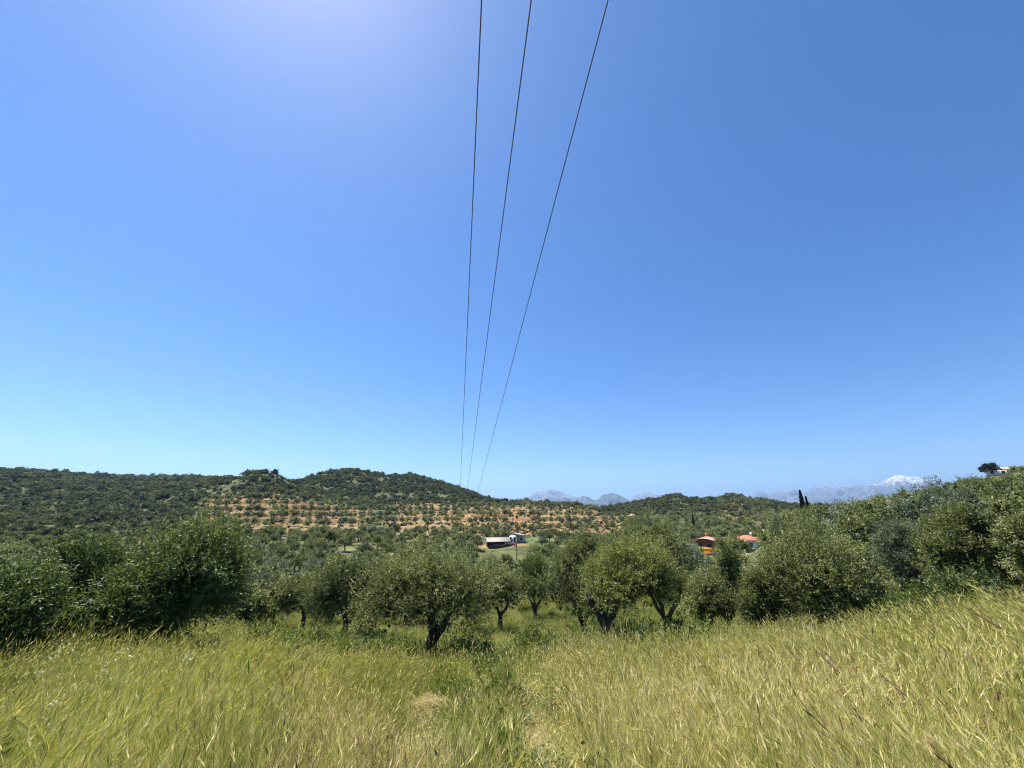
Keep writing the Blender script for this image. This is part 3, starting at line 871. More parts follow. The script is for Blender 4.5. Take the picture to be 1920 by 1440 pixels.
# ------------------------------------------------------------------ scrub on the hills
def scrub_points(N):
    g = np.random.default_rng(31)
    az = R(1) * g.uniform(-72, 72, N); r = np.sqrt(g.uniform(95 ** 2, 660 ** 2, N))
    x, y = np.sin(az) * r, np.cos(az) * r; p = pxh(az)
    e = 30 * fbm(x / 30, y / 30, 41, 2)
    d = np.where(r > 345, 1.0, 0.0)
    d = np.where((p + e < 375) & (r > 150), 1.0, d)
    d = np.where((p + e >= 375) & (p + e < 735) & (r > 276), 1.0, d)
    d = np.where((p + e >= 735) & (p + e < 1170) & (r > 150) & (r < 345), .5, d)
    d = np.where((p + e >= 375) & (p + e < 735) & (r > 150) & (r < 276), .35, d)
    d = np.where((p + e >= 1170) & (p < 1450) & (r > 330), 1.0, d)
    d = np.where((p >= 1440) & (r > 200) & (r < 300), .5, d)
    d = np.where((p >= 1440) & (r < 200), .06, d)
    d *= np.clip(.72 + .6 * fbm(x / 22, y / 22, 61, 3), .3, 1.0)
    d = np.where((p > 1835) & (p < 1918) & (r > 180) & (r < 320), 0, d)
    d = np.where((p > 898) & (p < 1030) & (r > 126) & (r < 160), 0, d)
    k = g.uniform(size=N) < d
    x, y, r = x[k], y[k], r[k]
    z = ground_z(x, y)
    v = seen(x, y, z + 2.5) > -.003
    return x[v], y[v], z[v], r[v]
bx, by, bz, br = scrub_points(150000)
g = np.random.default_rng(8)
bs = np.clip(g.lognormal(-.68, .58, len(bx)), .18, 1.75) * np.interp(br, [100, 400, 650], [.75, .95, 1.25])
bp_ = pxh(np.arctan2(bx, by)); bs *= np.where((br < np.where(bp_ < 735, 268, 336)) & (bp_ > 375) & (bp_ < 1170), .5, 1.0)
BC = pattern_collection('scrub_bush', DOT)
scatter('hillside_scrub', np.stack([bx, by, bz - .15], 1), rz3(len(bx), g), np.stack([bs * g.uniform(.9, 1.9, len(bx)), bs * g.uniform(.9, 1.5, len(bx)), bs * g.uniform(.65, 1.1, len(bx))], 1),
        g.integers(0, len(DOT), len(bx)), BC, 'evergreen scrub covering the far hillsides', 'scrub')

# ------------------------------------------------------------------ single far trees
def at(px, py, r):
    az = float(ray(px, py)[0])
    x, y = math.sin(az) * r, math.cos(az) * r
    return x, y, gz(x, y), az

def height_to(px, py, r, z):
    return EYE + r * float(ray(px, py)[1]) - z

def cypress(px, top, base_py, r, wpx, label):
    x, y, z, az = at(px, base_py, r)
    H = height_to(px, top, r, z)
    W = wpx * r / F * .9
    g = np.random.default_rng(int(px))
    root = empty('cypress_tree', (x, y, z))
    n_ = 3200
    t = g.uniform(.02, 1, n_) ** .8
    rad = W / 2 * np.interp(t, [0, .15, .45, .8, 1], [.75, 1.0, .80, .36, .03]) * g.uniform(.35, 1.08, n_)
    th = g.uniform(0, 6.28, n_)
    C = np.stack([rad * np.cos(th), rad * np.sin(th), t * H * .95], 1)
    D = unit(np.stack([np.cos(th) * .35, np.sin(th) * .35, np.ones(n_)], 1) + g.normal(size=(n_, 3)) * .2)
    V, Qd = leaf_quads(C, D, .045 * H, .016 * H, g)
    link('crown', mk_mesh('crown', V, [Qd], [M['cypress']], attrs={'tint': np.repeat(g.uniform(0, 1, n_), 4)}), root)
    mb = MB(); mb.tube([(0, 0, -.3), (0, 0, H * .5), (0, 0, H * .9)], [W * .10, W * .07, W * .01], 7); mb.build('trunk', M['bark'], root)
    tag(root, label, 'tree', 'cypress trees')
cypress(1507, 917, 955, 110, 9.5, 'tall dark cypress standing against the blue mountains on the right')
cypress(1516, 929, 955, 112, 4, 'short thin cypress close beside the tall dark cypress')
cypress(1303, 962, 1000, 240, 4.5, 'slim cypress in the valley behind the tall dark olive')

def far_tree(px, base_py, r, wpx, hpx, label, mat='scrub', seed=0, name='round_tree', group=None):
    x, y, z, az = at(px, base_py, r)
    k = r / F
    root = empty(name, (x, y, z))
    W, H = wpx * k, hpx * k
    me, c, rad = crown_mesh('crown', 700 + seed, W, W, H, H * .14, 380, W * .075, M[mat], per=6, lobes=9, tl=W * .09)
    link('crown', me, root)
    mb = MB(); mb.tube([(0, 0, -.4), (0.1, 0, H * .25), (0, 0, H * .6)], [W * .06, W * .045, W * .02], 7); mb.build('trunk', M['bark'], root)
    tag(root, label, 'tree', group)
far_tree(1856, 884, 262, 19, 15, 'dark round tree on the right skyline beside the hilltop house', 'cypress', 1)
far_tree(934, 949, 352, 15, 14, 'dark round tree in the saddle where the big hill meets the orange hill', 'scrub', 2)
far_tree(948, 948, 350, 11, 11, 'smaller dark tree just right of the round tree in the saddle', 'scrub', 3)
far_tree(1006, 948, 330, 11, 11, 'dark tree on the left top of the orange hill', 'scrub', 4)
far_tree(1058, 949, 330, 10, 10, 'dark tree on the right top of the orange hill', 'scrub', 5)
far_tree(1640, 948, 150, 26, 20, 'deep green tree standing out of the right-hand slope', 'leaf_green', 6)

# ------------------------------------------------------------------ houses
def thing(name, label, cat, px, py, r, rz=0.0, dz=0.0, group=None):
    x, y, z, az = at(px, py, r)
    o = empty(name, (x, y, z + dz), -az + rz)      # local -Y faces the viewer
    tag(o, label, cat, group)
    return o

def part(root, name, mat, fn):
    mb = MB(); fn(mb); return mb.build(name, M[mat], root)

# open farm shed
t = thing('farm_shed', 'long low open-fronted farm shed with a sloping weathered roof', 'shed', 933, 1027, 140, .12)
part(t, 'roof', 'tan_sheet', lambda q: q.prism([(-4.0, 1.85), (4.0, 2.0), (4.0, 2.1), (-4.0, 1.95)], -3.0, 1.4))
r0 = t.children[0]; r0.rotation_euler = (R(14), 0, 0); r0.location = (0, 0, .35)
part(t, 'back_wall', 'dark_wood', lambda q: q.box((0, 1.1, 1.1), (7.4, .12, 2.3)))
for sx_ in (-1, 1):
    part(t, 'side_wall', 'dark_wood', lambda q: q.box((sx_ * 3.62, -.6, .85), (.12, 3.2, 1.9)))
for k in range(5):
    part(t, 'post', 'pole_wood', lambda q: q.box((-3.5 + k * 1.75, -2.55, .75), (.14, .14, 1.7)))
part(t, 'feed_trough', 'grey_sheet', lambda q: q.box((-.6, -1.8, .35), (2.2, .6, .5)))

# white cottage
t = thing('white_cottage', 'small whitewashed cottage with a flat roof and a dark porch beside the farm shed', 'house', 970, 1023, 142, -.4)
part(t, 'wall', 'white_wall', lambda q: q.box((-.9, 0, 1.2), (2.8, 3.0, 2.6)))
part(t, 'porch_wall', 'white_wall', lambda q: q.box((1.55, .7, 1.15), (2.1, 1.6, 2.4)))
part(t, 'roof', 'tan_sheet', lambda q: q.prism([(-2.5, 2.5), (2.9, 2.35), (2.9, 2.5), (0, 2.95), (-2.5, 2.66)], -1.7, 1.7))
for x0 in (-1.75, -.35):
    d = part(t, 'door', 'dark_wood', lambda q: q.box((x0, -1.53, .95), (.62, .08, 1.9)))
    d_ = MB(); d_.box((x0 + .2, -1.59, .95), (.06, .06, .12)); d_.build('handle', M['grey_sheet'], d)
part(t, 'window', 'glass', lambda q: q.box((1.5, -.13, 1.3), (.9, .07, .8)))
for x0 in (.75, 2.5):
    part(t, 'post', 'pole_wood', lambda q: q.box((x0, -1.5, 1.1), (.12, .12, 2.5)))
# lean-to annex between the two
t = thing('tin_annex', 'low pale grey tin annex between the farm shed and the white cottage', 'shed', 957, 1023, 143.5, 0)
part(t, 'wall', 'grey_sheet', lambda q: q.box((0, 0, .8), (2.3, 1.8, 1.9)))
part(t, 'roof', 'grey_sheet', lambda q: q.prism([(-1.4, 1.75), (1.4, 1.95), (1.4, 2.03), (-1.4, 1.83)], -1.2, 1.1))
part(t, 'door', 'dark_wood', lambda q: q.box((.4, -.93, .75), (.8, .07, 1.5)))

# parked car
t = thing('parked_car', 'pale grey-blue car parked in front of the tin annex', 'car', 956, 1026, 138.5, .15)
def body(q): q.prism([(-1.75, .3), (1.8, .3), (1.85, .62), (1.6, .82), (.75, .9), (.35, 1.32), (-.95, 1.36), (-1.55, .95), (-1.8, .85)], -.72, .72)
part(t, 'body', 'paint_grey', body)
part(t, 'window', 'glass', lambda q: q.prism([(.6, .92), (.28, 1.26), (-.28, 1.28), (-.28, .92)], -.735, .735))
part(t, 'window', 'glass', lambda q: q.prism([(-.36, .92), (-.36, 1.28), (-.9, 1.29), (-1.35, .97)], -.735, .735))
for wx in (-1.1, 1.15):
    for wy in (-.68, .68):
        th = np.linspace(0, 2 * math.pi, 14, endpoint=False)
        part(t, 'wheel', 'tyre', lambda q: q.prism([(wx + .31 * math.cos(a), .3 + .31 * math.sin(a)) for a in th], wy - .1, wy + .1))

# two short posts in the yard
for i, px in enumerate((964.5, 967.5)):
    x, y, z, az = at(px, 1026, 136)
    mb = MB(); mb.tube([(0, 0, -.2), (0, 0, .5), (.02, 0, 1.05)], [.17, .16, .14], 8)
    o = mb.build('wooden_post', M['orange_dark'], None, (x, y, z))
    tag(o, ['left of two short brown posts standing in front of the white cottage', 'right of two short brown posts standing in front of the white cottage'][i], 'post', 'posts in the farm yard')

def hip_roof(q, w, d, z0, h, over=.45, mat=0):
    a, b_ = w / 2 + over, d / 2 + over
    rl = max(.3, a - b_)
    v = [(-a, -b_, z0), (a, -b_, z0), (a, b_, z0), (-a, b_, z0), (-rl, 0, z0 + h), (rl, 0, z0 + h),
         (-a, -b_, z0 - .15), (a, -b_, z0 - .15), (a, b_, z0 - .15), (-a, b_, z0 - .15)]
    q.add(v, [np.array([[0, 1, 5, 4], [2, 3, 4, 5], [0, 6, 7, 1], [1, 7, 8, 2], [2, 8, 9, 3], [3, 9, 6, 0], [9, 8, 7, 6]]),
              np.array([[1, 2, 5], [3, 0, 4]])], mat)

def house_z(px, py, r):            # height of a picture row at a distance
    return EYE + r * float(ray(px, py)[1])

# white house with terracotta roof
x, y, z, az = at(1405, 1040, 150)
zr = house_z(1405, 1012, 150) - z           # eaves
t = thing('white_house', 'white house with a terracotta hipped roof half hidden by olive trees', 'house', 1405, 1040, 150, -.35)
part(t, 'wall', 'white_wall', lambda q: q.box((0, 0, zr / 2 - .2), (7.6, 6.4, zr + .4)))
rf = part(t, 'roof', 'tile', lambda q: hip_roof(q, 7.6, 6.4, zr + .05, 1.25))
mb = MB(); mb.box((1.3, .6, zr + 1.7), (.5, .5, .9)); mb.build('chimney', M['white_wall'], rf)
for x0 in (-2.6, -.2, 2.2):
    wd = part(t, 'window', 'glass', lambda q: q.box((x0, -3.22, zr - 1.3), (1.0, .08, 1.2)))
    mb = MB(); mb.box((x0, -3.25, zr - 1.98), (1.2, .16, .1)); mb.build('sill', M['white_wall'], wd)
part(t, 'awning', 'awning', lambda q: q.prism([(-3.4, zr - 2.2), (3.4, zr - 2.2), (3.4, zr - 2.12), (-3.4, zr - 2.12)], -5.0, -3.25))
part(t, 'railing', 'pole_wood', lambda q: [q.box((0, -4.9, zr - 2.75), (6.6, .05, .06))] + [q.box((-3.2 + k * .8, -4.9, zr - 3.1), (.05, .05, .75)) for k in range(9)])

# orange house
t = thing('orange_house', 'orange house with a bright balcony wall and a red roof behind the feathery olive', 'house', 1326, 1045, 145, -.3)
x, y, z, az = at(1326, 1045, 145)
zb = house_z(1326, 1031, 145) - z; zt = house_z(1326, 1016, 145) - z
part(t, 'wall', 'orange_dark', lambda q: q.box((.6, 1.2, zt / 2 - .2), (6.4, 5.0, zt + .4)))
part(t, 'lower_wall', 'orange_dark', lambda q: q.box((.2, -1.95, zb / 2 - .3), (5.6, 1.2, zb + .2)))
part(t, 'balcony_wall', 'orange', lambda q: q.box((.2, -2.6, zb + .42), (5.7, .16, 1.0)))
def canopy(q):
    th = np.linspace(.15, 1.0, 7) * math.pi * .5
    up = [(-3.0 + 6.6 * k / 6.0, zt - .1 + 1.25 * math.sin(th[k] * 1.6)) for k in range(7)]
    q.prism(up + [(a, b_ - .12) for a, b_ in up[::-1]], -2.9, -.2)
part(t, 'arched_canopy', 'grey_sheet', canopy)
rf = part(t, 'roof', 'tile', lambda q: hip_roof(q, 6.6, 5.2, zt + .15, 1.15))
rf.location = (.6, 1.2, .25)
mb = MB(); mb.box((-.4, .5, zt + 1.7), (.55, .55, 1.0)); mb.build('chimney', M['orange_dark'], rf)
for x0 in (-1.2, 1.6):
    part(t, 'window', 'glass', lambda q: q.box((x0, -1.33, zb + 1.3), (1.1, .08, 1.2)))
for k in range(2):
    part(t, 'post', 'pole_wood', lambda q: q.box((-2.5 + 5.2 * k, -2.62, (zb + zt) / 2 + .3), (.12, .12, zt - zb)))

# hilltop house
t = thing('hilltop_house', 'long pale house with a low pink roof on the right skyline', 'house', 1878, 882, 264, .1)
part(t, 'wall', 'white_wall', lambda q: q.box((0, 0, .8), (9.5, 5.0, 2.6)))
part(t, 'roof', 'tile_pink', lambda q: hip_roof(q, 9.5, 5.0, 2.15, 1.2))
for x0 in (-3, 0, 3):
    part(t, 'window', 'glass', lambda q: q.box((x0, -2.52, 1.2), (1.0, .08, 1.0)))
# tiny house with a pale roof in the saddle
t = thing('distant_house', 'tiny house with a pale pink roof among trees below the twin green hills', 'house', 1186, 978, 318, .2, dz=.6)
part(t, 'wall', 'white_wall', lambda q: q.box((0, 0, .9), (5.2, 4, 3.4)))
part(t, 'roof', 'tile_pink', lambda q: hip_roof(q, 5.2, 4.0, 2.65, 1.2))

# ------------------------------------------------------------------ poles and wires
def utility_pole(x, y, z, H, rz, label, arm=1.8, rad=.13, group='utility poles'):
    root = empty('utility_pole', (x, y, z), rz)
    mb = MB(); mb.tube([(0, 0, -.5), (0, 0, H * .5), (0, 0, H)], [rad * 1.15, rad, rad * .8], 10); mb.build('pole', M['pole_wood'], root)
    if arm:
        mb = MB(); mb.box((0, 0, H - .35), (arm, .12, .12)); a = mb.build('crossarm', M['pole_wood'], root)
        for k in (-.46, 0, .46):
            mb = MB(); mb.tube([(k * arm, 0, H - .29), (k * arm, 0, H - .15), (k * arm, 0, H + .02)], [.03, .07, .04], 8); mb.build('insulator', M['ceramic'], a)
    tag(root, label, 'pole', group)
    return root
for px, pyb, r, top, lab in [(1014, 1013, 150, 990, 'thin dark utility pole beside the green plot right of the farm'),
                             (969, 1036, 118, 1016, 'faint short pole among olives just below the white cottage'),
                             (1600, 943, 175, 932, 'tiny dark pole on the right-hand ridge below the snowy mountain')]:
    x, y, z, az = at(px, pyb, r)
    utility_pole(x, y, z, height_to(px, top, r, z), -az, lab, 1.4, .12)

# three wires overhead: they share one direction (their meeting point in the picture) and one plane
def dir3(px, py):
    a, t_ = ray(px, py); v = np.array([math.sin(a), math.cos(a), float(t_)]); return v / np.linalg.norm(v)
DW = dir3(856, 1073)
side = np.cross(DW, [0, 0, 1]); side /= np.linalg.norm(side)
nrm = np.cross(side, DW)
HWIRE = 7.2
END = 96.0
pts_end = []
for k, (px, lab) in enumerate([(903, 'leftmost of the three overhead wires'), (996, 'middle one of the three overhead wires'), (1140, 'rightmost of the three overhead wires')]):
    v = dir3(px, 0)
    P0 = v * HWIRE / float(v @ nrm) + np.array([0, 0, EYE])
    a0 = float((P0 - np.array([0, 0, EYE])) @ DW)
    s_ = np.linspace(-42, END, 60)
    Pw = P0[None, :] + DW[None, :] * (s_ - a0)[:, None]
    u = (s_ + 42) / (END + 42)
    mid0 = 4 * (a0 + 42) / (END + 42) * (1 - (a0 + 42) / (END + 42))
    Pw[:, 2] -= .35 * (4 * u * (1 - u) - mid0)
    mb = MB(); mb.tube(Pw, .0098, 6)
    o = mb.build('overhead_wire', M['wire'])
    tag(o, lab + ' crossing the sky', 'wire', 'overhead wires')
    pts_end.append((Pw[-1], Pw[0]))
for e, lab in ((0, 'utility pole carrying the three wires, behind the big central olive'), (1, 'utility pole carrying the three wires behind the camera')):
    c_ = np.mean([p[e] for p in pts_end], axis=0)
    wdt = np.linalg.norm(pts_end[0][e] - pts_end[2][e])
    zg = gz(c_[0], c_[1])
    if e == 0:
        H = c_[2] - zg
        utility_pole(c_[0], c_[1], zg, H, math.atan2(side[1], side[0]), lab, wdt + .3, .14)

# ------------------------------------------------------------------ grass
def strips(base, tip_dir, H, W, K, g, bend):
    """curved tapering blades; returns verts, quads and end points/directions"""
    n_ = len(base)
    t = np.linspace(0, 1, K + 1)
    hd = tip_dir                       # (n,2) horizontal lean vectors
    X = base[:, None, 0] + hd[:, None, 0] * (t ** bend)[None, :] * H[:, None]
    Y = base[:, None, 1] + hd[:, None, 1] * (t ** bend)[None, :] * H[:, None]
    ln = np.hypot(hd[:, 0], hd[:, 1])
    Z = H[:, None] * (t[None, :] - .38 * np.clip(ln, 0, 1.2)[:, None] * (t ** 2.6)[None, :])
    Cn = np.stack([X, Y, Z], -1)
    th = g.uniform(0, 6.28, n_)
    S = np.stack([np.cos(th), np.sin(th), np.zeros(n_)], 1)
    wd = W[:, None] * (1 - t[None, :] ** 2.2 * .93) * .5
    A = Cn + S[:, None, :] * wd[..., None]; B = Cn - S[:, None, :] * wd[..., None]
    V = np.stack([A, B], 2).reshape(n_, -1, 3)
    kk = np.arange(K)[None, :] * 2 + (np.arange(n_) * (K + 1) * 2)[:, None]
    Qd = np.stack([kk, kk + 1, kk + 3, kk + 2], -1).reshape(-1, 4)
    return V.reshape(-1, 3), Qd, Cn[:, -1], unit(Cn[:, -1] - Cn[:, -2]), (K + 1) * 2

KINDS = {  # blade tint mean, ear share, ear tint, height, blades leafiness
 'green': (.17, .35, .42, .74, 1.0), 'gold': (.33, .75, .58, .74, .75), 'pale': (.52, .95, .74, .70, .5), 'brown': (.72, .85, .93, .55, .6)}
def tall_clump(seed, dark):
    g = np.random.default_rng(seed)
    k = 9
    a = g.uniform(0, 6.28, k); q = .22 * np.sqrt(g.uniform(0, 1, k))
    H = g.uniform(.82, 1.12, k)
    V, Qd, E, Dd, m_ = strips(np.stack([q * np.cos(a), q * np.sin(a)], 1), np.stack([g.normal(0, .2, k), g.normal(.26, .16, k)], 1), H, np.full(k, .0026), 7, g, 1.9)
    Vs, Qs, Ts = [V], [Qd], [np.repeat(g.normal(.40, .08, k), m_)]; off = len(V)
    Dd = unit(Dd + np.stack([g.normal(0, .22, k), g.normal(.2, .2, k), g.normal(-.12, .2, k)], 1))
    L = g.uniform(.065, .115, k); et = g.choice([.58, .68, .76, .93, .97], k, p=[.2, .15, .1, .3, .25] if dark else [.4, .35, .2, .05, 0])
    D2 = unit(Dd + np.stack([g.normal(0, .12, k), g.normal(.1, .1, k), np.full(k, -.22)], 1))
    for rep_ in range(3):
        for c0, d_, l_, wd in ((E, Dd, L * .62, .0085), (E + Dd * (L * .5)[:, None], D2, L * .55, .0075)):
            v, f = leaf_quads(c0, d_, l_, wd, g, fold=.15)
            Vs.append(v); Qs.append(f + off); Ts.append(np.repeat(et, 4)); off += len(v)
    for rep_ in range(12):
        v, f = leaf_quads(E + Dd * (L * g.uniform(.1, .9, k))[:, None], unit(Dd + g.normal(size=(k, 3)) * .14), g.uniform(.03, .07, k), .0012, g, fold=0)
        Vs.append(v); Qs.append(f + off); Ts.append(np.repeat(np.clip(et + .03, 0, 1), 4)); off += len(v)
    return mk_mesh('clump', np.vstack(Vs), [np.vstack(Qs)], [M['grass']], attrs={'tint': np.clip(np.concatenate(Ts), 0, 1)})

def clump(kind, lod, seed):
    g = np.random.default_rng(seed)
    tm, ear, et, hh, lf = KINDS[kind]
    rad, ns, nb, ws, wb, K = [(.17, 28, 24, .0024, .0062, 6), (.27, 54, 30, .0030, .0052, 4), (.55, 110, 60, .0058, .009, 3)][lod]
    Vs, Qs, Ts = [], [], []; off = 0
    def put(V, Qd, T):
        nonlocal off
        Vs.append(V); Qs.append(Qd + off); Ts.append(np.clip(T, 0, 1)); off += len(V)
    def spots(k):
        a = g.uniform(0, 6.28, k); q = rad * np.sqrt(g.uniform(0, 1, k)); return np.stack([q * np.cos(a), q * np.sin(a)], 1)
    # leaf blades
    nb = int(nb * lf * 1.2)
    bs_ = spots(nb); H = hh * g.uniform(.35, 1.0, nb)
    ld = np.stack([g.normal(0, .40, nb), g.normal(.18, .40, nb)], 1)
    V, Qd, _, _, m_ = strips(bs_, ld, H, wb * g.uniform(.5, 1.7, nb), K, g, 1.9)
    put(V, Qd, np.repeat(g.normal(tm - .06, .12, nb), m_) + np.tile(np.repeat(np.linspace(-.04, .08, K + 1), 2), nb))
    # stems with ears
    bs_ = spots(ns); H = hh * g.uniform(.55, 1.22, ns)
    ld = np.stack([g.normal(0, .20, ns), g.normal(.16, .18, ns)], 1)
    V, Qd, E, Dd, m_ = strips(bs_, ld, H, ws * g.uniform(.8, 1.2, ns), K, g, 1.7)
    st = np.repeat(g.normal(tm + .06, .10, ns), m_)
    put(V, Qd, st)
    has = g.uniform(size=ns) < ear
    E, Dd = E[has], Dd[has]; k = len(E)
    if k:
        Dd = unit(Dd + np.stack([g.normal(0, .25, k), g.normal(.22, .25, k), g.normal(-.08, .2, k)], 1))
        L = g.uniform(.045, .085, k) * (1.0, 1.1, 1.3)[lod]; We = g.uniform(.006, .010, k) * (1.0, 1.15, 1.6)[lod]
        e_t = g.normal(et, .10, k)
        for rep in range(2 if lod < 2 else 1):
            V, Qd = leaf_quads(E, Dd, L, We, g, fold=.1)
            put(V, Qd, np.repeat(e_t, 4))
        if lod == 0:
            for q in range(7):    # awns
                d2 = unit(Dd + g.normal(size=(k, 3)) * .17)
                V, Qd = leaf_quads(E + Dd * (L * g.uniform(.15, .9, k))[:, None], d2, g.uniform(.05, .10, k), .0013, g, fold=0)
                put(V, Qd, np.repeat(e_t + .04, 4))
    return mk_mesh('clump', np.vstack(Vs), [np.vstack(Qs)], [M['grass']], attrs={'tint': np.concatenate(Ts)})

KN = list(KINDS)
GC = []
for lod in range(3):
    GC.append(pattern_collection('grass_clump_%d' % lod, [clump(kd, lod, 1000 + lod * 100 + i * 10 + v) for i, kd in enumerate(KN) for v in range(4)]
        + ([tall_clump(1500 + v, v > 2) for v in range(5)] + [crown_mesh('weed', 1650 + v, .5, .5, .42, .02, 40, .07, M['leaf_bright' if v != 1 else 'leaf_green'], per=7, lobes=5, tl=.22)[0] for v in range(3)] if lod < 2 else
           [crown_mesh('weed', 1600 + v, .8, .8, .75, .02, 60, .09, M['leaf_bright' if v < 3 else 'leaf_green'], per=7, lobes=5, tl=.3)[0] for v in range(5)])))

PATCH = at(795, 1335, 4.2)
# where the bare straw patch lies: ground point seen at that picture spot
def ground_hit(px, py):
    a, t_ = ray(px, py)
    rr = np.linspace(1, 60, 1200)
    z = ground_z(np.sin(a) * rr, np.cos(a) * rr)
    k = np.argmax(z > EYE + rr * t_)
    return float(np.sin(a) * rr[k]), float(np.cos(a) * rr[k]), float(z[k])
HEAP = .36
_a, _t = ray(797, 1322)
_r = np.linspace(1, 20, 800); _z = ground_z(np.sin(_a) * _r, np.cos(_a) * _r)
_k = int(np.argmax(_z + HEAP * .8 > EYE + _r * _t))
PX, PY, PZ = float(np.sin(_a) * _r[_k]), float(np.cos(_a) * _r[_k]), float(_z[_k])
print('heap', PX, PY, PZ)

def grass_field(lod, r0, r1, dens, seed):
    g = np.random.default_rng(seed)
    a0 = R(72)
    N = int(a0 * (r1 * r1 - r0 * r0) * dens)
    az = g.uniform(-a0, a0, N); r = np.sqrt(g.uniform(r0 * r0, r1 * r1, N))
    x, y = np.sin(az) * r, np.cos(az) * r
    z = ground_z(x, y)
    px, py = project(x, y, z + .45)
    # bare patch and the trodden tracks
    q = ((x - PX) / .36) ** 2 + ((y - PY) / .55) ** 2
    front = band((x - PX * y / PY) / .42, -1, 1, .3) * band(y, PY - 2.6, PY, .15)
    tr1 = np.abs(x - (.05 + .012 * y + .25 * np.sin(y * .22))); tr2 = np.abs(x + 1.25 - .05 * y - .3 * np.sin(y * .25))
    trk = np.minimum(tr1, tr2 * 1.1)
    low = (1 - sstep(.15, .55, trk)) * sstep(1.5, 4, r)
    keep = (q > 1) & (g.uniform(size=N) > .7 * low) & (g.uniform(size=N) > .4 * (fbm(x / .6, y / .6, 95, 2) > .35))
    f1 = fbm(x / 1.6 + 9, y / 1.6, 91, 3); f2 = fbm(x / 4.5, y / 4.5 + 3, 92, 3)
    # kinds
    px2 = px + 40 * f2; py2 = py + 18 * f1
    mid_ = band(px2, 985, 1340, 30) * band(py2, 1100, 1245, 16)
    wg = .12 + 1.6 * sstep(12, 19, r) + 2.0 * mid_ + .9 * band(px2, 800, 985, 30) * (py2 > 1230) + .9 * band(px2, 380, 720, 50) * (f2 > -.1) + .8 * (f2 > .2) * (px2 < 1000) + .4 * (f2 > .35)
    wo = .55 + .6 * (px2 < 450) + .9 * (px2 > 1330) * (py2 < 1270) + .5 * band(px2, 450, 980, 30) * (py2 < 1290)
    wp = .08 + 2.4 * sstep(985, 1040, px2) * sstep(1225, 1255, py2) * (1 - .6 * sstep(1350, 1650, px2)) + .35 * (f1 > .4)
    wb = .04 + 1.7 * band(px2, 430, 820, 50) * sstep(1265, 1300, py2) + 1.3 * low
    Wt = np.stack([wg, wo, np.clip(wp, 0, 9), np.clip(wb, 0, 9)], 1); Wt /= Wt.sum(1, keepdims=True)
    kd = (g.uniform(size=N)[:, None] > np.cumsum(Wt, 1)).sum(1).clip(0, 3)
    idx = kd * 4 + g.integers(0, 4, N)
    wind = 1.1 * fbm(x / 3.5, y / 3.5, 93, 2)
    lump = fbm(x / .9, y / .9, 94, 2)
    extra = g.uniform(size=N) < (.13 + .20 * (px > 1380) if lod == 0 else (.08 + .08 * (px > 1380) if lod == 1 else (.07 + .36 * band(px, 480, 1340, 40) * band(r, 13, 21, 1.5)) * (r < 40) * (.4 + (f1 > .2))))
    ex_i = g.integers(0, 5, N)
    if lod < 2: ex_i = np.where((ex_i > 2) & (px < 1320) & (g.uniform(size=N) < .8), 0, ex_i)
    idx = np.where(extra, 16 + ex_i, idx)
    if lod < 2:
        wd_ = ~extra & (g.uniform(size=N) < .16 * (fbm(x / 2.2, y / 2.2, 96, 2) > .15) * (px < 1500))
        idx = np.where(wd_, 21 + g.integers(0, 3, N), idx)
    s = g.uniform(.78, 1.15, N) * (1 + .2 * f2)
    hs = s * (1 + .34 * lump) * np.where(extra, g.uniform(.95, 1.25, N), 1) * (1 - .6 * low) * np.interp(r, [.8, 2, 5, 20, 40], [.85, 1.05, 1.15, .85, .75])
    hs = np.where(extra & (lod < 2), np.minimum(hs, np.interp(r, [1, 2, 4, 8], [.70, .92, 1.08, 1.12]) * g.uniform(.75, 1.0, N)), hs)
    hs *= 1 - .85 * front
    rot = np.stack([g.normal(0, .06, N), g.normal(0, .06, N), wind + g.normal(0, .5, N)], 1)
    k = keep
    return np.stack([x, y, z - .02], 1)[k], rot[k], np.stack([s, s, hs], 1)[k], idx[k]

for lod, r0, r1, dens in ((0, .8, 4.8, 46), (1, 4.4, 13, 24), (2, 12.5, 50, 6.5)):
    P_, rot_, s_, i_ = grass_field(lod, r0, r1, dens, 70 + lod)
    scatter(['meadow_grass', 'meadow_grass', 'meadow_grass'][lod], P_, rot_, s_, i_, GC[lod],
            ['tall yellow-green meadow grass in the foreground', 'wild meadow grass in the middle of the field', 'green meadow grass under the olive trees'][lod], 'grass')

# heap of cut straw in the grass
g = np.random.default_rng(77)
n_ = 5200
a = g.uniform(0, 6.28, n_); q = np.sqrt(g.uniform(0, 1, n_))
hx, hy = .52 * q * np.cos(a) * (1 + .3 * np.sin(a * 3)), .85 * q * np.sin(a) * (1 + .2 * np.cos(a * 2))
C = np.stack([PX + hx, PY + hy, np.zeros(n_)], 1)
C[:, 2] = PZ + HEAP * (1 - q ** 2) * (1 + .25 * fbm(hx * 6, hy * 6, 5, 2)) + g.uniform(-.04, .02, n_)
D = unit(np.stack([g.normal(size=n_), g.normal(size=n_), g.normal(0, .25, n_)], 1))
V, Qd = leaf_quads(C, D, g.uniform(.05, .16, n_), g.uniform(.003, .006, n_), g, up=2)
o = link('straw_heap', mk_mesh('straw_heap', V, [Qd], [M['grass']], attrs={'tint': np.repeat(g.normal(.885, .045, n_), 4)}))
tag(o, 'small heap of cut pale straw in the middle foreground grass', 'straw', kind='stuff')

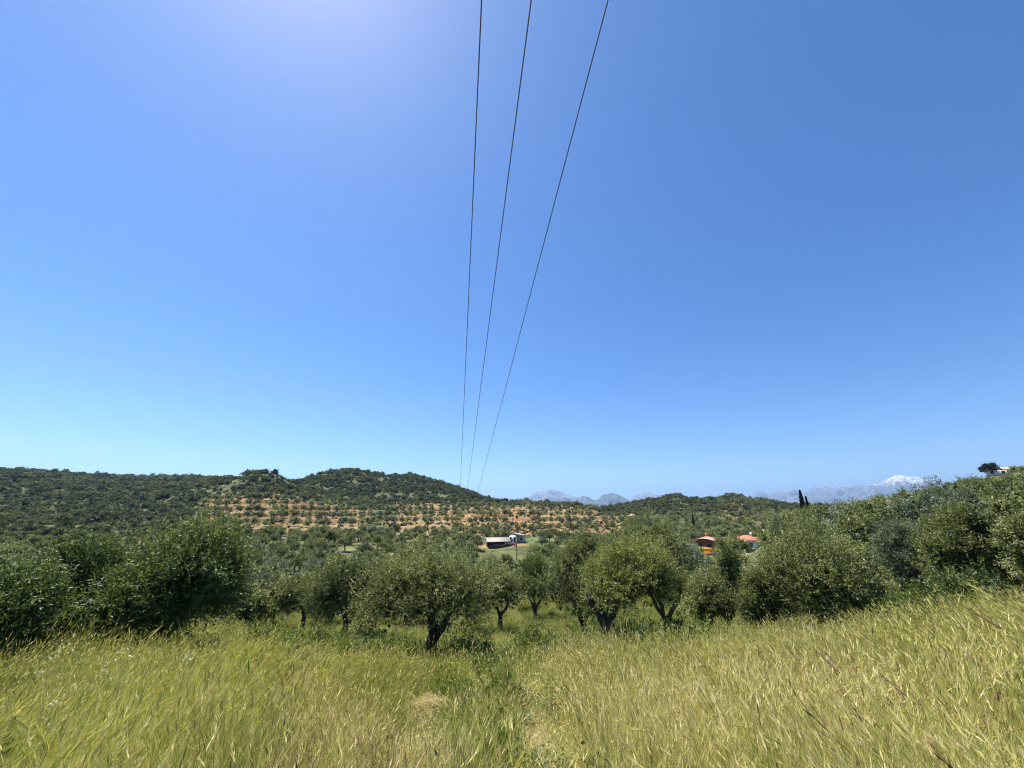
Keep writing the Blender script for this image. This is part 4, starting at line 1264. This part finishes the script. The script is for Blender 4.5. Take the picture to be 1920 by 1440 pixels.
# ------------------------------------------------------------------ single tall stalks close by
def stalk(px_tip, py_tip, r, label, oat=False, tint=.62, seed=0, lean=(.0, .45), L=.11, Wd=.013):
    g = np.random.default_rng(seed + 3000)
    a, t_ = ray(px_tip, py_tip); a = float(a)
    tip = np.array([math.sin(a) * r, math.cos(a) * r, EYE + r * float(t_)])
    bx_, by_ = tip[0] - lean[0], tip[1] - lean[1]
    bz_ = gz(bx_, by_)
    root = empty('wild_oat' if oat else 'grass_stalk', (bx_, by_, bz_))
    e = tip - np.array([bx_, by_, bz_])
    t = np.linspace(0, 1, 12)[:, None]
    Pth = np.concatenate([e[None, :2] * t ** 2.0, e[2] * (t - .12 * t * (t - 1) * -1)], 1)
    Pth[:, 2] = e[2] * (1 - (1 - t[:, 0]) ** 1.35)
    mb = MB(); mb.tube(Pth, np.linspace(.0017, .0009, 12), 5)
    me = mb.mesh('stem', [M['grass']], True); at_ = me.attributes.new('tint', 'FLOAT', 'POINT')
    at_.data.foreach_set('value', np.full(len(me.vertices), .36, np.float32))
    link('stem', me, root)
    dr = unit(Pth[-1] - Pth[-3])
    if oat:
        for k in range(9):
            b0 = Pth[-1] - dr * g.uniform(0, .22)
            off = unit(g.normal(size=3) * np.array([1, 1, .4])) * g.uniform(.02, .06); off[2] -= g.uniform(.0, .03)
            q = MB(); q.tube([b0, b0 + off * .6 + np.array([0, 0, .008]), b0 + off], [.0007, .0006, .0005], 4)
            d = unit(np.array([g.normal() * .4, g.normal() * .4 + .3, -1]))
            sp_ = [b0 + off, b0 + off + d * .010, b0 + off + d * .020, b0 + off + d * .032]
            q.tube(sp_, [.0012, .0048, .0042, .0006], 6)
            me = q.mesh('spikelet', [M['oat']], True); at_ = me.attributes.new('tint', 'FLOAT', 'POINT')
            at_.data.foreach_set('value', np.full(len(me.vertices), .80 + g.normal() * .02, np.float32))
            link('spikelet', me, root)
    else:
        q = MB()
        nn = 9; tt = np.linspace(0, 1, nn)
        bend = unit(dr + np.array([g.normal() * .15, .25, -.25]))
        ax = Pth[-1][None, :] + dr[None, :] * (tt * L * .6)[:, None] + bend[None, :] * (tt ** 2 * L * .4)[:, None]
        q.tube(ax, Wd / 2 * np.interp(tt, [0, .12, .5, .85, 1], [.3, .9, 1, .7, .15]) * (1 + .18 * np.cos(np.arange(nn) * 3.1)), 7, seed=seed)
        me = q.mesh('ear', [M['grass']], True); at_ = me.attributes.new('tint', 'FLOAT', 'POINT')
        at_.data.foreach_set('value', np.full(len(me.vertices), tint, np.float32))
        ear = link('ear', me, root)
        k = 26
        w_ = g.uniform(.05, 1, k); C = np.stack([np.interp(w_, tt, ax[:, j]) for j in range(3)], 1)
        V, Qd = leaf_quads(C, unit(dr[None, :] + g.normal(size=(k, 3)) * .10), g.uniform(.03, .06, k), .0010, g, fold=0)
        link('awns', mk_mesh('awns', V, [Qd], [M['grass']], attrs={'tint': np.full(len(V), min(1, tint + .06))}), ear)
    tag(root, label, 'wild oat' if oat else 'grass stalk', 'wild oats' if oat else 'tall grass stalks')

ST = [
 (1500, 1240, 2.4, .92, 'dark brown grass ear in the right foreground, leftmost of the dark ears', (-.12, .42)),
 (1575, 1262, 2.2, .96, 'long dark brown grass ear in the right foreground, crossing paler grass', (-.15, .4)),
 (1642, 1215, 2.5, .94, 'dark grass ear standing above the pale grass on the right', (-.1, .4)),
 (1700, 1305, 2.0, .97, 'darkest grass ear close to the camera at the lower right', (-.14, .4)),
 (1868, 1128, 2.3, .58, 'tallest pale green grass ear near the right edge, reaching the olive trees', (-.15, .35)),
 (1880, 1180, 2.2, .95, 'dark slanting grass ear at the right edge below the tallest pale ear', (-.2, .4)),
 (885, 1210, 4.6, .62, 'tall pale grass ear rising in front of the central olive shadow', (.1, .4)),
 (278, 1198, 3.9, .66, 'upright tan grass ear beside the white oat on the left', (.15, .3)),
 (355, 1190, 4.2, .84, 'slanting reddish grass ear right of the white oat on the left', (.16, .3)),
 (105, 1205, 4.0, .88, 'leftmost slanting brown grass ear before the dark trees', (.15, .3)),
]
for k, (px, py, r, tn, lab, ln) in enumerate(ST):
    stalk(px, py, r, lab, tint=tn, seed=k, lean=ln, L=.062 + .012 * (k % 3), Wd=.008)
for k, (px, py, r, lab, ln) in enumerate([(236, 1205, 3.2, 'wild oat with hanging white spikelets before the dark leafy tree', (.1, .3)),
                                          (138, 1192, 3.6, 'wild oat with few white spikelets at the far left', (.1, .3)),
                                          (165, 1250, 3.2, 'low wild oat with pale spikelets in the left grass', (.1, .3)),
                                          (378, 1190, 3.8, 'small wild oat with white spikelets below the domed tree', (.1, .3))]):
    stalk(px, py, r, lab, oat=True, tint=.66, seed=50 + k, lean=ln)

# ------------------------------------------------------------------ air
mb = MB(); mb.box((0, 0, 390), (40000, 40000, 1060))
hz = mb.build('haze', [])
hm = bpy.data.materials.new('haze_air'); hm.use_nodes = True
hn = hm.node_tree; hn.nodes.clear()
ho = hn.nodes.new('ShaderNodeOutputMaterial'); hv = hn.nodes.new('ShaderNodeVolumePrincipled')
hv.inputs['Color'].default_value = (.36, .60, 1.0, 1)
hv.inputs['Density'].default_value = 0.00008
hv.inputs['Anisotropy'].default_value = 0.35
hn.links.new(hv.outputs[0], ho.inputs['Volume'])
hz.data.materials.append(hm)
tag(hz, kind='stuff')
print('grove', len(tx), 'individual', len(chosen), 'max r', tr[chosen].max(), 'scrub', len(bx))
